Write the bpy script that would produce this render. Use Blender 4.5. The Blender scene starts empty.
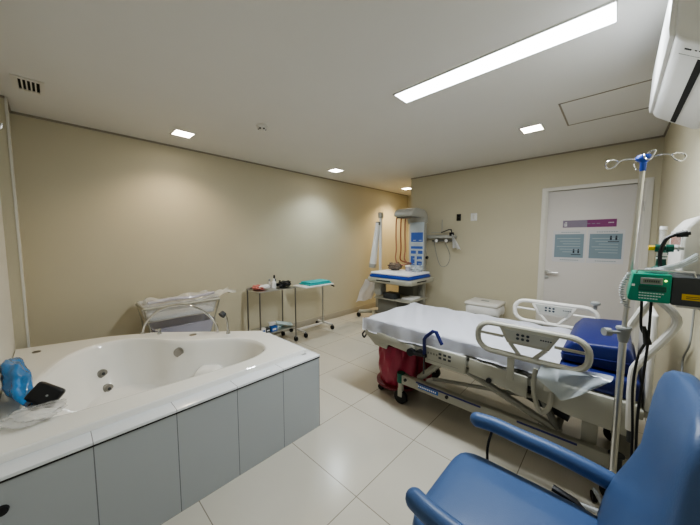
import bpy, bmesh, math, random
from mathutils import Vector, Matrix
random.seed(7)
C = bpy.context.scene.collection
PI = math.pi
R = math.radians
V = Vector

# ------------------------------------------------------------------ materials
def mat(name, col, rough=0.5, metal=0.0, bump=0.0, bscale=40, var=0.0, vscale=3, emit=None, estr=1.0,
        trans=0.0, alpha=1.0, coat=0.0, ior=1.45, sheen=0.0):
    m = bpy.data.materials.new(name); m.use_nodes = True
    nt = m.node_tree; b = nt.nodes['Principled BSDF']
    b.inputs['Base Color'].default_value = (*col, 1)
    b.inputs['Roughness'].default_value = rough
    b.inputs['Metallic'].default_value = metal
    b.inputs['IOR'].default_value = ior
    b.inputs['Transmission Weight'].default_value = trans
    b.inputs['Alpha'].default_value = alpha
    b.inputs['Coat Weight'].default_value = coat
    b.inputs['Sheen Weight'].default_value = sheen
    if emit:
        b.inputs['Emission Color'].default_value = (*emit, 1)
        b.inputs['Emission Strength'].default_value = estr
    tc = nt.nodes.new('ShaderNodeTexCoord')
    n = nt.nodes.new('ShaderNodeTexNoise'); n.inputs['Scale'].default_value = vscale
    n.inputs['Detail'].default_value = 4
    nt.links.new(tc.outputs['Object'], n.inputs['Vector'])
    mx = nt.nodes.new('ShaderNodeMix'); mx.data_type = 'RGBA'
    v = max(var, 0.02)
    mx.inputs[6].default_value = (*[c*(1-v) for c in col], 1)
    mx.inputs[7].default_value = (*[min(1, c*(1+v)) for c in col], 1)
    nt.links.new(n.outputs['Fac'], mx.inputs[0])
    nt.links.new(mx.outputs[2], b.inputs['Base Color'])
    if bump > 0:
        n2 = nt.nodes.new('ShaderNodeTexNoise'); n2.inputs['Scale'].default_value = bscale
        nt.links.new(tc.outputs['Object'], n2.inputs['Vector'])
        bp = nt.nodes.new('ShaderNodeBump'); bp.inputs['Strength'].default_value = bump
        bp.inputs['Distance'].default_value = 0.01
        nt.links.new(n2.outputs['Fac'], bp.inputs['Height'])
        nt.links.new(bp.outputs['Normal'], b.inputs['Normal'])
    return m

def tile_mat(name, col, grout, size, ox, oy, rough=0.25, gw=0.004, cloud=0.06, axes=(0, 1)):
    """square tiles laid on world metres (objects with this material sit at the world origin)"""
    m = bpy.data.materials.new(name); m.use_nodes = True
    nt = m.node_tree; b = nt.nodes['Principled BSDF']
    N = nt.nodes.new; L = nt.links.new
    g = N('ShaderNodeNewGeometry'); s = N('ShaderNodeSeparateXYZ'); L(g.outputs['Position'], s.inputs[0])
    outs = []
    ids = []
    for ax, o, sz in ((axes[0], ox, size[0]), (axes[1], oy, size[1])):
        a = N('ShaderNodeMath'); a.operation = 'SUBTRACT'; L(s.outputs[ax], a.inputs[0]); a.inputs[1].default_value = o - 50*sz
        d = N('ShaderNodeMath'); d.operation = 'DIVIDE'; L(a.outputs[0], d.inputs[0]); d.inputs[1].default_value = sz
        f = N('ShaderNodeMath'); f.operation = 'FRACT'; L(d.outputs[0], f.inputs[0])
        fl = N('ShaderNodeMath'); fl.operation = 'FLOOR'; L(d.outputs[0], fl.inputs[0]); ids.append(fl)
        c = N('ShaderNodeMath'); c.operation = 'SUBTRACT'; L(f.outputs[0], c.inputs[0]); c.inputs[1].default_value = 0.5
        ab = N('ShaderNodeMath'); ab.operation = 'ABSOLUTE'; L(c.outputs[0], ab.inputs[0])
        gt = N('ShaderNodeMath'); gt.operation = 'GREATER_THAN'; L(ab.outputs[0], gt.inputs[0]); gt.inputs[1].default_value = 0.5 - gw/sz/2
        outs.append(gt)
    mxm = N('ShaderNodeMath'); mxm.operation = 'MAXIMUM'; L(outs[0].outputs[0], mxm.inputs[0]); L(outs[1].outputs[0], mxm.inputs[1])
    comb = N('ShaderNodeCombineXYZ'); L(ids[0].outputs[0], comb.inputs[0]); L(ids[1].outputs[0], comb.inputs[1])
    wn = N('ShaderNodeTexWhiteNoise'); L(comb.outputs[0], wn.inputs['Vector'])
    n = N('ShaderNodeTexNoise'); n.inputs['Scale'].default_value = 2.5; n.inputs['Detail'].default_value = 5; L(g.outputs['Position'], n.inputs['Vector'])
    ad = N('ShaderNodeMath'); ad.operation = 'MULTIPLY_ADD'; L(wn.outputs['Value'], ad.inputs[0]); ad.inputs[1].default_value = 0.35; L(n.outputs['Fac'], ad.inputs[2])
    m1 = N('ShaderNodeMix'); m1.data_type = 'RGBA'; L(ad.outputs[0], m1.inputs[0])
    m1.inputs[6].default_value = (*[c*(1-cloud) for c in col], 1); m1.inputs[7].default_value = (*[c*(1+cloud) for c in col], 1)
    m2 = N('ShaderNodeMix'); m2.data_type = 'RGBA'; L(mxm.outputs[0], m2.inputs[0]); L(m1.outputs[2], m2.inputs[6]); m2.inputs[7].default_value = (*grout, 1)
    L(m2.outputs[2], b.inputs['Base Color'])
    b.inputs['Roughness'].default_value = rough
    bp = N('ShaderNodeBump'); bp.inputs['Strength'].default_value = 0.3; bp.inputs['Distance'].default_value = 0.002; bp.invert = True
    L(mxm.outputs[0], bp.inputs['Height']); L(bp.outputs['Normal'], b.inputs['Normal'])
    return m

M = {}
M['wall'] = mat('wall_paint', (0.57, 0.53, 0.405), 0.55, bump=0.06, bscale=150, var=0.02)
M['wall_light'] = mat('pale_wall', (0.68, 0.67, 0.61), 0.6, bump=0.05, bscale=150)  # paler than the other walls; left wall and corner bead
M['ceiling'] = mat('ceiling_paint', (0.74, 0.73, 0.71), 0.8, var=0.015)
M['shadow_gap'] = mat('shadow_gap_trim', (0.33, 0.30, 0.25), 0.7)
M['floor'] = tile_mat('porcelain_floor', (0.54, 0.51, 0.44), (0.27, 0.24, 0.20), (0.6, 0.6), 0.466, 0.36, 0.22, 0.005)
M['tub_tile'] = tile_mat('tub_panel_tile', (0.40, 0.425, 0.44), (0.16, 0.17, 0.18), (0.311, 2.0), 0.072, -1.0, 0.3, 0.004, 0.02, (0, 2))
M['tub_tile_y'] = tile_mat('tub_side_tile', (0.43, 0.45, 0.46), (0.16, 0.17, 0.18), (0.311, 2.0), 1.56, -1.0, 0.3, 0.004, 0.02, (1, 2))
M['ledge'] = tile_mat('ledge_tile', (0.80, 0.82, 0.85), (0.35, 0.35, 0.36), (0.311, 3.0), 0.072, -1.0, 0.2, 0.003, 0.02, (0, 1))
M['skirting'] = mat('porcelain_skirting', (0.42, 0.385, 0.315), 0.35)
M['acrylic'] = mat('sanitary_acrylic', (0.88, 0.87, 0.83), 0.05, coat=0.5)
M['white'] = mat('white_plastic', (0.78, 0.78, 0.77), 0.35)
M['white_paint'] = mat('white_enamel', (0.72, 0.70, 0.66), 0.35)
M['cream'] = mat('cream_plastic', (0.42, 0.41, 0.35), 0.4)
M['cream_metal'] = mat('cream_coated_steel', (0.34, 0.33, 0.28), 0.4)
M['door'] = mat('door_laminate', (0.66, 0.635, 0.62), 0.45)
M['door_frame'] = mat('door_frame_enamel', (0.70, 0.68, 0.63), 0.4)
M['sheet'] = mat('white_cotton', (0.90, 0.91, 0.96), 0.85, bump=0.15, bscale=25, sheen=0.2)
M['cloth'] = mat('white_cloth', (0.80, 0.80, 0.80), 0.85, bump=0.2, bscale=20)
M['blue_vinyl'] = mat('blue_vinyl', (0.060, 0.115, 0.25), 0.42, bump=0.08, bscale=220, var=0.05)
M['navy'] = mat('navy_vinyl', (0.014, 0.022, 0.13), 0.38, bump=0.05, bscale=120)
M['blue_plastic'] = mat('blue_plastic', (0.03, 0.08, 0.42), 0.35)
M['navy_grip'] = mat('navy_grip', (0.015, 0.02, 0.13), 0.4)
M['black'] = mat('black_plastic', (0.012, 0.012, 0.014), 0.4)
M['dark'] = mat('dark_grey_plastic', (0.05, 0.055, 0.06), 0.5)
M['rubber'] = mat('black_rubber', (0.02, 0.02, 0.02), 0.7)
M['steel'] = mat('stainless_steel', (0.60, 0.60, 0.58), 0.28, 1.0)
M['chrome'] = mat('chrome', (0.62, 0.62, 0.62), 0.12, 1.0)
M['steel_dark'] = mat('brushed_steel_tube', (0.30, 0.29, 0.27), 0.35, 1.0)
M['grey'] = mat('grey_plastic', (0.30, 0.31, 0.31), 0.45)
M['jet_grey'] = mat('satin_nickel', (0.34, 0.33, 0.31), 0.3, 1.0)
M['hood'] = mat('hood_shell', (0.42, 0.42, 0.39), 0.35)
M['mid_grey'] = mat('mid_grey_enamel', (0.20, 0.20, 0.18), 0.5)
M['green'] = mat('green_casing', (0.01, 0.26, 0.17), 0.35)
M['green_dark'] = mat('dark_green_casing', (0.008, 0.10, 0.07), 0.4)
M['lcd'] = mat('lcd_glass', (0.22, 0.27, 0.20), 0.2)
M['yellow'] = mat('yellow_label', (0.62, 0.42, 0.03), 0.5)
M['yellow_cap'] = mat('yellow_cap', (0.75, 0.50, 0.03), 0.4)
M['led'] = mat('lit_led', (0.6, 0.7, 0.2), 0.4, emit=(0.7, 1.0, 0.2), estr=2)
M['red_bag'] = mat('red_bag_plastic', (0.33, 0.035, 0.07), 0.32, bump=0.5, bscale=14, var=0.25, vscale=8)
M['red_dark'] = mat('dark_red_plastic', (0.16, 0.02, 0.03), 0.4)
M['red'] = mat('red_rubber', (0.33, 0.13, 0.09), 0.5)
M['red_cloth'] = mat('red_print_cloth', (0.55, 0.20, 0.18), 0.8, var=0.6, vscale=25)
M['pink'] = mat('pink_tube', (0.42, 0.22, 0.17), 0.5)
M['teal'] = mat('teal_cloth', (0.06, 0.44, 0.46), 0.8, bump=0.2, bscale=30)
M['mint'] = mat('pale_mint_paper', (0.58, 0.70, 0.70), 0.8)
M['box_blue'] = mat('blue_card', (0.02, 0.12, 0.42), 0.6)
M['purple'] = mat('purple_sign', (0.24, 0.045, 0.18), 0.5)
M['purple_grey'] = mat('mauve_sign_panel', (0.26, 0.22, 0.30), 0.5)
M['poster'] = mat('poster_paper', (0.62, 0.62, 0.65), 0.6)
M['poster_blue'] = mat('poster_blue_print', (0.235, 0.31, 0.365), 0.6)
M['poster_line'] = mat('poster_pale_print', (0.42, 0.49, 0.54), 0.6)
M['ink'] = mat('dark_ink', (0.03, 0.04, 0.06), 0.6)
M['screen_blue'] = mat('blue_panel_print', (0.06, 0.13, 0.42), 0.35, emit=(0.10, 0.25, 0.8), estr=0.03)
M['screen_light'] = mat('pale_panel_face', (0.52, 0.58, 0.62), 0.35)
M['light_panel'] = mat('led_diffuser', (0.9, 0.9, 0.9), 0.5, emit=(0.90, 0.95, 1.0), estr=9)
M['spot_warm'] = mat('downlight_warm', (0.9, 0.9, 0.9), 0.5, emit=(1.0, 0.90, 0.74), estr=14)
M['spot_cool'] = mat('downlight_neutral', (0.9, 0.9, 0.9), 0.5, emit=(1.0, 0.97, 0.90), estr=14)
M['clear'] = mat('clear_acrylic', (0.86, 0.88, 0.9), 0.08, trans=0.0, alpha=0.28, coat=0.5)
M['clear_lavender'] = mat('clear_lavender_acrylic', (0.62, 0.62, 0.75), 0.1, alpha=0.55, coat=0.5)
M['film'] = mat('plastic_film', (0.62, 0.68, 0.72), 0.12, alpha=0.62, coat=0.6, bump=0.6, bscale=12)
M['film_clear'] = mat('clear_film', (0.80, 0.80, 0.78), 0.12, alpha=0.45, coat=0.6, bump=0.8, bscale=18)
M['blue_film'] = mat('blue_mesh_film', (0.02, 0.22, 0.55), 0.25, alpha=0.92, coat=0.5, bump=0.7, bscale=25, var=0.5, vscale=14)
M['wood_brown'] = mat('brown_plastic', (0.17, 0.13, 0.10), 0.5)
M['hose_grey'] = mat('grey_hose', (0.42, 0.43, 0.44), 0.45)
M['slot'] = mat('dark_slot', (0.01, 0.01, 0.01), 0.8)
M['brown_dark'] = mat('dark_brown_socket', (0.03, 0.028, 0.02), 0.5)

# ------------------------------------------------------------------ mesh builder
class G:
    """collects shapes in world metres, to be linked as ONE mesh object"""
    def __init__(s): s.bm = bmesh.new()
    def box(s, x0, x1, y0, y1, z0, z1, bev=0.0, seg=2, rot=None, piv=None):
        b = bmesh.new(); r = bmesh.ops.create_cube(b, size=1)
        bmesh.ops.scale(b, vec=(abs(x1-x0), abs(y1-y0), abs(z1-z0)), verts=b.verts)
        bmesh.ops.translate(b, vec=((x0+x1)/2, (y0+y1)/2, (z0+z1)/2), verts=b.verts)
        if bev > 0:
            bmesh.ops.bevel(b, geom=list(b.edges), offset=bev, segments=seg, affect='EDGES', profile=0.5)
        if rot is not None:
            p = V(piv) if piv else V(((x0+x1)/2, (y0+y1)/2, (z0+z1)/2))
            bmesh.ops.rotate(b, cent=p, matrix=rot, verts=b.verts)
        s.add(b); return s
    def add(s, b):
        me = bpy.data.meshes.new('t'); b.to_mesh(me); b.free(); s.bm.from_mesh(me); bpy.data.meshes.remove(me)
    def prism(s, pts, axis, a0, a1, bev=0.0, seg=2):
        """2-D outline pts extruded along axis between a0 and a1. axis x: pts=(y,z); y: (x,z); z: (x,y)"""
        b = bmesh.new()
        def P(p, a): return {'x': (a, p[0], p[1]), 'y': (p[0], a, p[1]), 'z': (p[0], p[1], a)}[axis]
        v0 = [b.verts.new(P(p, a0)) for p in pts]; v1 = [b.verts.new(P(p, a1)) for p in pts]
        n = len(pts)
        b.faces.new(v0); b.faces.new(v1[::-1])
        for i in range(n): b.faces.new((v0[i], v0[(i+1) % n], v1[(i+1) % n], v1[i]))
        bmesh.ops.recalc_face_normals(b, faces=b.faces)
        if bev > 0: bmesh.ops.bevel(b, geom=list(b.edges), offset=bev, segments=seg, affect='EDGES', profile=0.5, clamp_overlap=True)
        s.add(b); return s
    def tube(s, pts, r, n=10, closed=False, caps=True, smooth=0, rs=None, flat=1.0):
        pts = [V(p) for p in pts]
        if smooth: 
            res = spline(pts, smooth, closed); 
            if rs: rs = [rs[min(len(rs)-1, int(i/len(res)*len(rs)))] for i in range(len(res))]
            pts = res
        b = bmesh.new(); rings = []
        m = len(pts); prev = None
        for i, p in enumerate(pts):
            if closed: t = pts[(i+1) % m]-pts[(i-1) % m]
            else: t = (pts[min(i+1, m-1)]-pts[max(i-1, 0)])
            t.normalize()
            if prev is None:
                u = t.cross(V((0, 0, 1)))
                if u.length < 0.05: u = t.cross(V((1, 0, 0)))
                u.normalize()
            else:
                u = prev - t*prev.dot(t); u.normalize()
            prev = u; w = t.cross(u)
            rr = rs[i] if rs else r
            k = 1.0
            if 0 < i < m-1 and not closed:
                a = (pts[i]-pts[i-1]).normalized(); c = (pts[i+1]-pts[i]).normalized()
                k = 1/max(0.6, math.cos(a.angle(c, 0)/2))
            rings.append([b.verts.new(p+(u*math.cos(2*PI*j/n)*flat+w*math.sin(2*PI*j/n))*rr*k) for j in range(n)])
        for i in range(m-1 if not closed else m):
            A = rings[i]; B = rings[(i+1) % m]
            for j in range(n): b.faces.new((A[j], A[(j+1) % n], B[(j+1) % n], B[j]))
        if caps and not closed:
            b.faces.new(rings[0][::-1]); b.faces.new(rings[-1])
        bmesh.ops.recalc_face_normals(b, faces=b.faces)
        s.add(b); return s
    def cyl(s, p0, p1, r, n=16, r1=None):
        p0, p1 = V(p0), V(p1)
        return s.tube([p0, p1], r, n, rs=[r, r if r1 is None else r1])
    def pad(s, pts, r, n=12, k=4):
        """rounded-end tube"""
        pts = [V(p) for p in pts]
        a = (pts[1]-pts[0]).normalized(); c = (pts[-1]-pts[-2]).normalized()
        P = []; RS = []
        for i in range(k):
            t = (i+0.3)/k*PI/2; P.append(pts[0]-a*r*math.cos(t)); RS.append(r*math.sin(t))
        for p in pts: P.append(p); RS.append(r)
        for i in range(k-1, -1, -1):
            t = (i+0.3)/k*PI/2; P.append(pts[-1]+c*r*math.cos(t)); RS.append(r*math.sin(t))
        return s.tube(P, r, n, rs=RS)
    def lathe(s, prof, cx, cy, n=24, axis='z', z0=0, caps=True):
        """prof: list of (radius, height); axis z about (cx,cy); x about (y=cx,z=cy); y about (x=cx,z=cy)"""
        b = bmesh.new(); rings = []
        for r, h in prof:
            ring = []
            for j in range(n):
                a = 2*PI*j/n; p, q = r*math.cos(a), r*math.sin(a)
                c = {'z': (cx+p, cy+q, z0+h), 'x': (z0+h, cx+p, cy+q), 'y': (cx+p, z0+h, cy+q)}[axis]
                ring.append(b.verts.new(c))
            rings.append(ring)
        for i in range(len(prof)-1):
            for j in range(n): b.faces.new((rings[i][j], rings[i][(j+1) % n], rings[i+1][(j+1) % n], rings[i+1][j]))
        if caps:
            b.faces.new(rings[0][::-1]); b.faces.new(rings[-1])
        bmesh.ops.recalc_face_normals(b, faces=b.faces)
        s.add(b); return s
    def ball(s, p, r, sc=(1, 1, 1), n=12):
        b = bmesh.new(); bmesh.ops.create_uvsphere(b, u_segments=n, v_segments=max(6, n//2), radius=r)
        bmesh.ops.scale(b, vec=sc, verts=b.verts); bmesh.ops.translate(b, vec=p, verts=b.verts)
        s.add(b); return s
    def grid(s, f, nu, nv, thick=0.0):
        b = bmesh.new()
        vs = [[b.verts.new(f(i/nu, j/nv)) for j in range(nv+1)] for i in range(nu+1)]
        for i in range(nu):
            for j in range(nv): b.faces.new((vs[i][j], vs[i+1][j], vs[i+1][j+1], vs[i][j+1]))
        if thick:
            bmesh.ops.solidify(b, geom=list(b.faces), thickness=thick)
        bmesh.ops.recalc_face_normals(b, faces=b.faces)
        s.add(b); return s
    def xform(s, mtx): bmesh.ops.transform(s.bm, matrix=mtx, verts=s.bm.verts); return s

def spline(pts, k, closed=False):
    out = []; n = len(pts)
    rng = range(n if closed else n-1)
    for i in rng:
        if closed: p0, p1, p2, p3 = pts[(i-1) % n], pts[i], pts[(i+1) % n], pts[(i+2) % n]
        else: p0, p1, p2, p3 = pts[max(i-1, 0)], pts[i], pts[i+1], pts[min(i+2, n-1)]
        for j in range(k):
            t = j/k
            out.append(0.5*((2*p1)+(-p0+p2)*t+(2*p0-5*p1+4*p2-p3)*t*t+(-p0+3*p1-3*p2+p3)*t**3))
    if not closed: out.append(pts[-1].copy())
    return out

def wloc(o):
    l = V((0, 0, 0))
    while o: l += o.location; o = o.parent
    return l

def obj(name, g, m, parent=None, loc=None, ang=35, local=False):
    """links g as one mesh; g is in world metres unless local"""
    bm = g.bm
    if parent is not None:
        if not local: bmesh.ops.translate(bm, vec=-wloc(parent), verts=bm.verts)
        L = V((0, 0, 0))
    elif loc is not None: L = V(loc)
    else:
        xs = [v.co.x for v in bm.verts]; ys = [v.co.y for v in bm.verts]; zs = [v.co.z for v in bm.verts]
        L = V(((min(xs)+max(xs))/2, (min(ys)+max(ys))/2, min(zs)))
    if parent is None: bmesh.ops.translate(bm, vec=-L, verts=bm.verts)
    for f in bm.faces: f.smooth = True
    for e in bm.edges:
        if len(e.link_faces) == 2 and e.calc_face_angle(0) > R(ang): e.smooth = False
    me = bpy.data.meshes.new(name); bm.to_mesh(me); bm.free()
    me.materials.append(m)
    o = bpy.data.objects.new(name, me); C.objects.link(o)
    if parent is not None: o.parent = parent
    else: o.location = L
    return o

def tag(o, label, cat, group=None):
    o['label'] = label; o['category'] = cat
    if group: o['group'] = group
    return o
def thing(name, label, cat, loc, group=None):
    o = bpy.data.objects.new(name, None); o.empty_display_size = 0.1; C.objects.link(o)
    o.location = loc; return tag(o, label, cat, group)
def struct(name, g, m, parent=None):
    o = obj(name, g, m, parent, loc=(0, 0, 0) if parent is None else None)
    if parent is None: o['kind'] = 'structure'
    return o
def dup(root, loc, label=None, rotz=None):
    r = root.copy(); C.objects.link(r); r.location = loc
    if rotz is not None: r.rotation_euler = (0, 0, rotz)
    if label: r['label'] = label
    for ch in list(root.children):
        c = ch.copy(); C.objects.link(c); c.parent = r
        for gg in ch.children:
            d = gg.copy(); C.objects.link(d); d.parent = c
    return r

# ------------------------------------------------------------------ room
XL, XD, YB, YW, H = -0.235, 4.259, -0.29, 3.626, 2.44
YC, XE = 2.592, 5.82      # door wall ends at YC; the passage ends at XE
struct('floor', G().box(XL-0.1, XE+0.1, YB-0.1, YW+0.1, -0.1, 0), M['floor'])
struct('ceiling', G().box(XL-0.1, XE+0.1, YB-0.1, YW+0.1, H, H+0.1), M['ceiling'])
struct('wall_back', G().box(XL-0.1, XE+0.1, YW, YW+0.1, 0, H), M['wall'])
struct('wall_left', G().box(XL-0.1, XL, YB, YW, 0, H), M['wall_light'])
struct('wall_right', G().box(XL, XD, YB-0.1, YB, 0, H), M['wall'])
DY0, DY1, DZ = -0.192, 0.658, 1.995
w = G().box(XD, XD+0.14, DY1, YC, 0, H).box(XD, XD+0.14, YB-0.1, DY0, 0, H).box(XD, XD+0.14, DY0, DY1, DZ, H)
struct('wall_far', w, M['wall'])
struct('wall_passage_end', G().box(XE, XE+0.1, YB, YW, 0, H), M['wall'])
struct('wall_passage_side', G().box(XD+0.14, XE, YC-0.1, YC, 0, H), M['wall'])
# pillar in the left corner with a pale corner bead
struct('wall_pillar', G().box(XL, -0.172, 3.29, YW, 0, H), M['wall'])
struct('trim_pillar', G().box(-0.176, -0.160, 3.284, 3.300, 0, H, 0.003), M['wall_light'])
# thin shadow gap where walls meet the ceiling
t = 0.012
sg = G().box(-0.172, XE, YW-t, YW, H-0.016, H).box(XD-t, XD, YB, YC, H-0.016, H).box(XL, XD, YB, YB+t, H-0.016, H)
sg.box(XL, -0.172, 3.29-t, 3.29, H-0.016, H).box(-0.172, -0.172+t, 3.29, YW, H-0.016, H)
struct('trim_ceiling', sg, M['shadow_gap'])
struct('baseboard_back', G().box(-0.172, XE, YW-0.012, YW, 0, 0.10, 0.002), M['skirting'])
struct('baseboard_far', G().box(XD-0.012, XD, DY1+0.055, YC+0.012, 0, 0.10, 0.002), M['skirting'])
struct('baseboard_right', G().box(XL, XD-0.012, YB, YB+0.012, 0, 0.10, 0.002), M['skirting'])

# door
d = struct('door_1', G().box(XD+0.01, XD+0.05, DY0+0.004, DY1-0.004, 0.006, DZ-0.004, 0.002), M['door'])
fr = G()
fr.prism([(DY0-0.052, 0), (DY0-0.052, DZ+0.045), (DY1+0.052, DZ+0.045), (DY1+0.052, 0), (DY1, 0), (DY1, DZ), (DY0, DZ), (DY0, 0)], 'x', XD-0.014, XD+0.05, 0.003)
fr.box(XD-0.004, XD+0.012, DY1-0.014, DY1, 0, DZ).box(XD-0.004, XD+0.012, DY0, DY0+0.014, 0, DZ)
struct('door_frame', fr, M['door_frame'], d)
hd = G().cyl((XD-0.002, 0.62, 1.0), (XD+0.012, 0.62, 1.0), 0.026).cyl((XD-0.002, 0.62, 0.935), (XD+0.012, 0.62, 0.935), 0.022)
hd.tube([(XD, 0.62, 1.0), (XD-0.05, 0.62, 1.0), (XD-0.055, 0.60, 1.0), (XD-0.055, 0.50, 1.0)], 0.010, 8)
struct('door_handle', hd, M['steel'], d)
hg = G()
for z in (0.25, 1.0, 1.75): hg.cyl((XD-0.006, DY0+0.006, z-0.05), (XD-0.006, DY0+0.006, z+0.05), 0.009)
struct('hinge', hg, M['steel'], d)

# ceiling access panel : a thin recessed outline with the lid inside it
ap = G()
x0, x1, y0, y1 = 2.735, 3.30, -0.165, 0.385
for a in ((x0, x1, y1-0.012, y1), (x0, x1, y0, y0+0.012), (x0, x0+0.012, y0, y1), (x1-0.012, x1, y0, y1)):
    ap.box(*a, H-0.003, H+0.001)
tr = struct('trim_access_panel', ap, M['shadow_gap'])

# ------------------------------------------------------------------ ceiling fittings
t = thing('ceiling_light', 'long white rectangular light panel set flush in the ceiling', 'light', (1.828, 0.636, H-0.004))
lf = G()
X0, X1, Y0, Y1 = 1.745, 1.910, 0.055, 1.218
for a in ((X0-0.006, X1+0.006, Y1-0.004, Y1+0.006), (X0-0.006, X1+0.006, Y0-0.006, Y0+0.004), (X0-0.006, X0+0.004, Y0, Y1), (X1-0.004, X1+0.006, Y0, Y1)):
    lf.box(*a, H-0.007, H)
obj('frame', lf, M['white'], t)
obj('diffuser', G().box(X0+0.003, X1-0.003, Y0+0.003, Y1-0.003, H-0.004, H-0.001), M['light_panel'], t)
def area(name, loc, sx, sy, power, col, spread=180):
    l = bpy.data.lights.new(name, 'AREA'); l.shape = 'RECTANGLE'; l.size = sx; l.size_y = sy; l.energy = power; l.color = col; l.spread = R(spread)
    o = bpy.data.objects.new(name, l); C.objects.link(o); o.location = loc; return o
def spot(name, loc, power, col, size=130, blend=0.7):
    l = bpy.data.lights.new(name, 'SPOT'); l.energy = power; l.color = col; l.spot_size = R(size); l.spot_blend = blend; l.shadow_soft_size = 0.06
    o = bpy.data.objects.new(name, l); C.objects.link(o); o.location = loc; return o
area('panel_lamp', (1.828, 0.636, H-0.012), 0.15, 1.15, 30, (0.90, 0.96, 1.0))
WARM = (1.0, 0.80, 0.55); NEU = (0.84, 0.95, 1.0)
for (x, y, lab, m, col, pw) in (
        (0.948, 3.147, 'square recessed ceiling downlight above the bathtub, left end', 'spot_warm', WARM, 28),
        (2.99, 3.114, 'square recessed downlight in the ceiling above the two small tables', 'spot_cool', NEU, 36),
        (5.01, 3.149, 'square recessed downlight in the passage ceiling behind the wall corner', 'spot_warm', (1.0, 0.78, 0.48), 75),
        (3.151, 0.635, 'square recessed ceiling downlight between the long light panel and the door', 'spot_warm', (1.0, 0.9, 0.78), 13)):
    t = thing('downlight', lab, 'light', (x, y, H-0.006), 'recessed square downlights')
    q = 0.078
    f = G()
    for a in ((x-q-.014, x+q+.014, y+q, y+q+.014), (x-q-.014, x+q+.014, y-q-.014, y-q), (x-q-.014, x-q, y-q, y+q), (x+q, x+q+.014, y-q, y+q)):
        f.box(*a, H-0.006, H)
    obj('frame', f, M['white'], t)
    obj('diffuser', G().box(x-q, x+q, y-q, y+q, H-0.004, H-0.001), M[m], t)
    spot('downlight_lamp', (x, y, H-0.015), pw, col)

t = thing('smoke_detector', 'small round smoke detector hanging from the ceiling', 'smoke detector', (1.38, 2.408, H-0.05))
obj('base', G().lathe([(0.045, 0), (0.05, 0.012), (0.05, 0.018)], 1.38, 2.408, 24, z0=H-0.018), M['white_paint'], t)
obj('sensor_head', G().lathe([(0.02, 0), (0.028, 0.004), (0.034, 0.022), (0.036, 0.032)], 1.38, 2.408, 20, z0=H-0.05), M['white_paint'], t)
sl = G()
for k in range(6):
    a = k*PI/3; sl = G().box(-0.007, 0.007, 0.026, 0.0362, -0.006, 0.004, rot=Matrix.Rotation(a, 3, 'Z'), piv=(0, 0, 0))
    sl.xform(Matrix.Translation((1.38, 2.408, H-0.034)))
    obj('slot', sl, M['slot'], t)

t = thing('air_vent', 'small rectangular white ventilation grille in the ceiling corner', 'vent', (-0.045, 2.94, H-0.006))
g = G(); ax0, ax1, ay0, ay1 = -0.120, 0.030, 2.815, 3.055
g.box(ax0, ax0+0.03, ay0, ay1, H-0.008, H).box(ax1-0.022, ax1, ay0, ay1, H-0.008, H)
g.box(ax0+0.03, ax1-0.022, ay0, ay0+0.03, H-0.008, H).box(ax0+0.03, ax1-0.022, ay1-0.03, ay1, H-0.008, H)
obj('frame', g, M['white_paint'], t)
obj('duct_opening', G().box(ax0+0.031, ax1-0.023, ay0+0.031, ay1-0.031, H-0.002, H-0.0005), M['slot'], t)
for k in range(4):
    x = ax0+0.047+k*0.0205
    obj('slat', G().box(x-0.004, x+0.004, ay0+0.028, ay1-0.028, H-0.008, H-0.002), M['white_paint'], t)

# ------------------------------------------------------------------ air conditioner on the right wall
t = thing('air_conditioner', 'white wall-mounted air conditioner high on the right wall', 'air conditioner', (1.87, -0.29, 1.96))
ax0, ax1 = 1.505, 2.34
prof = [(YB, 2.36), (YB, 1.975), (-0.262, 1.972), (-0.18, 2.030), (-0.125, 2.070), (-0.108, 2.090), (-0.104, 2.12), (-0.106, 2.31), (-0.12, 2.35), (-0.15, 2.36)]
obj('casing', G().prism(prof, 'x', ax0, ax1, 0.010, 3), M['white'], t)
obj('front_panel', G().prism([(-0.108, 2.100), (-0.093, 2.102), (-0.089, 2.13), (-0.093, 2.31), (-0.11, 2.335)], 'x', ax0+0.006, ax1-0.006, 0.004), M['white'], t)
def under(y):  # z of the sloping underside
    return 1.972+(y+0.262)*0.7073 if y < -0.18 else 2.030+(y+0.18)*0.7273
yy0, yy1 = -0.190, -0.172
obj('air_outlet_slot', G().prism([(yy0, under(yy0)-0.003), (yy1, under(yy1)-0.003), (yy1, under(yy1)+0.006), (yy0, under(yy0)+0.006)], 'x', ax0+0.10, ax1-0.03), M['slot'], t)
yy0, yy1 = -0.21, -0.125
obj('seam', G().prism([(yy0, under(yy0)-0.001), (yy1, under(yy1)-0.001), (yy1, under(yy1)+0.002), (yy0, under(yy0)+0.002)], 'x', ax0+0.085, ax0+0.0875), M['grey'], t)
lg = G()
lg.prism([(-0.150, under(-0.150)-0.002), (-0.134, under(-0.134)-0.002), (-0.134, under(-0.134)+0.001), (-0.150, under(-0.150)+0.001)], 'x', ax0+0.040, ax0+0.048)
for k in range(3):
    y_ = -0.163-k*0.009; lg.prism([(y_, under(y_)-0.002), (y_+0.005, under(y_+0.005)-0.002), (y_+0.005, under(y_+0.005)+0.001), (y_, under(y_)+0.001)], 'x', ax0+0.041, ax0+0.045)
obj('logo', lg, M['dark'], t)

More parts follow.
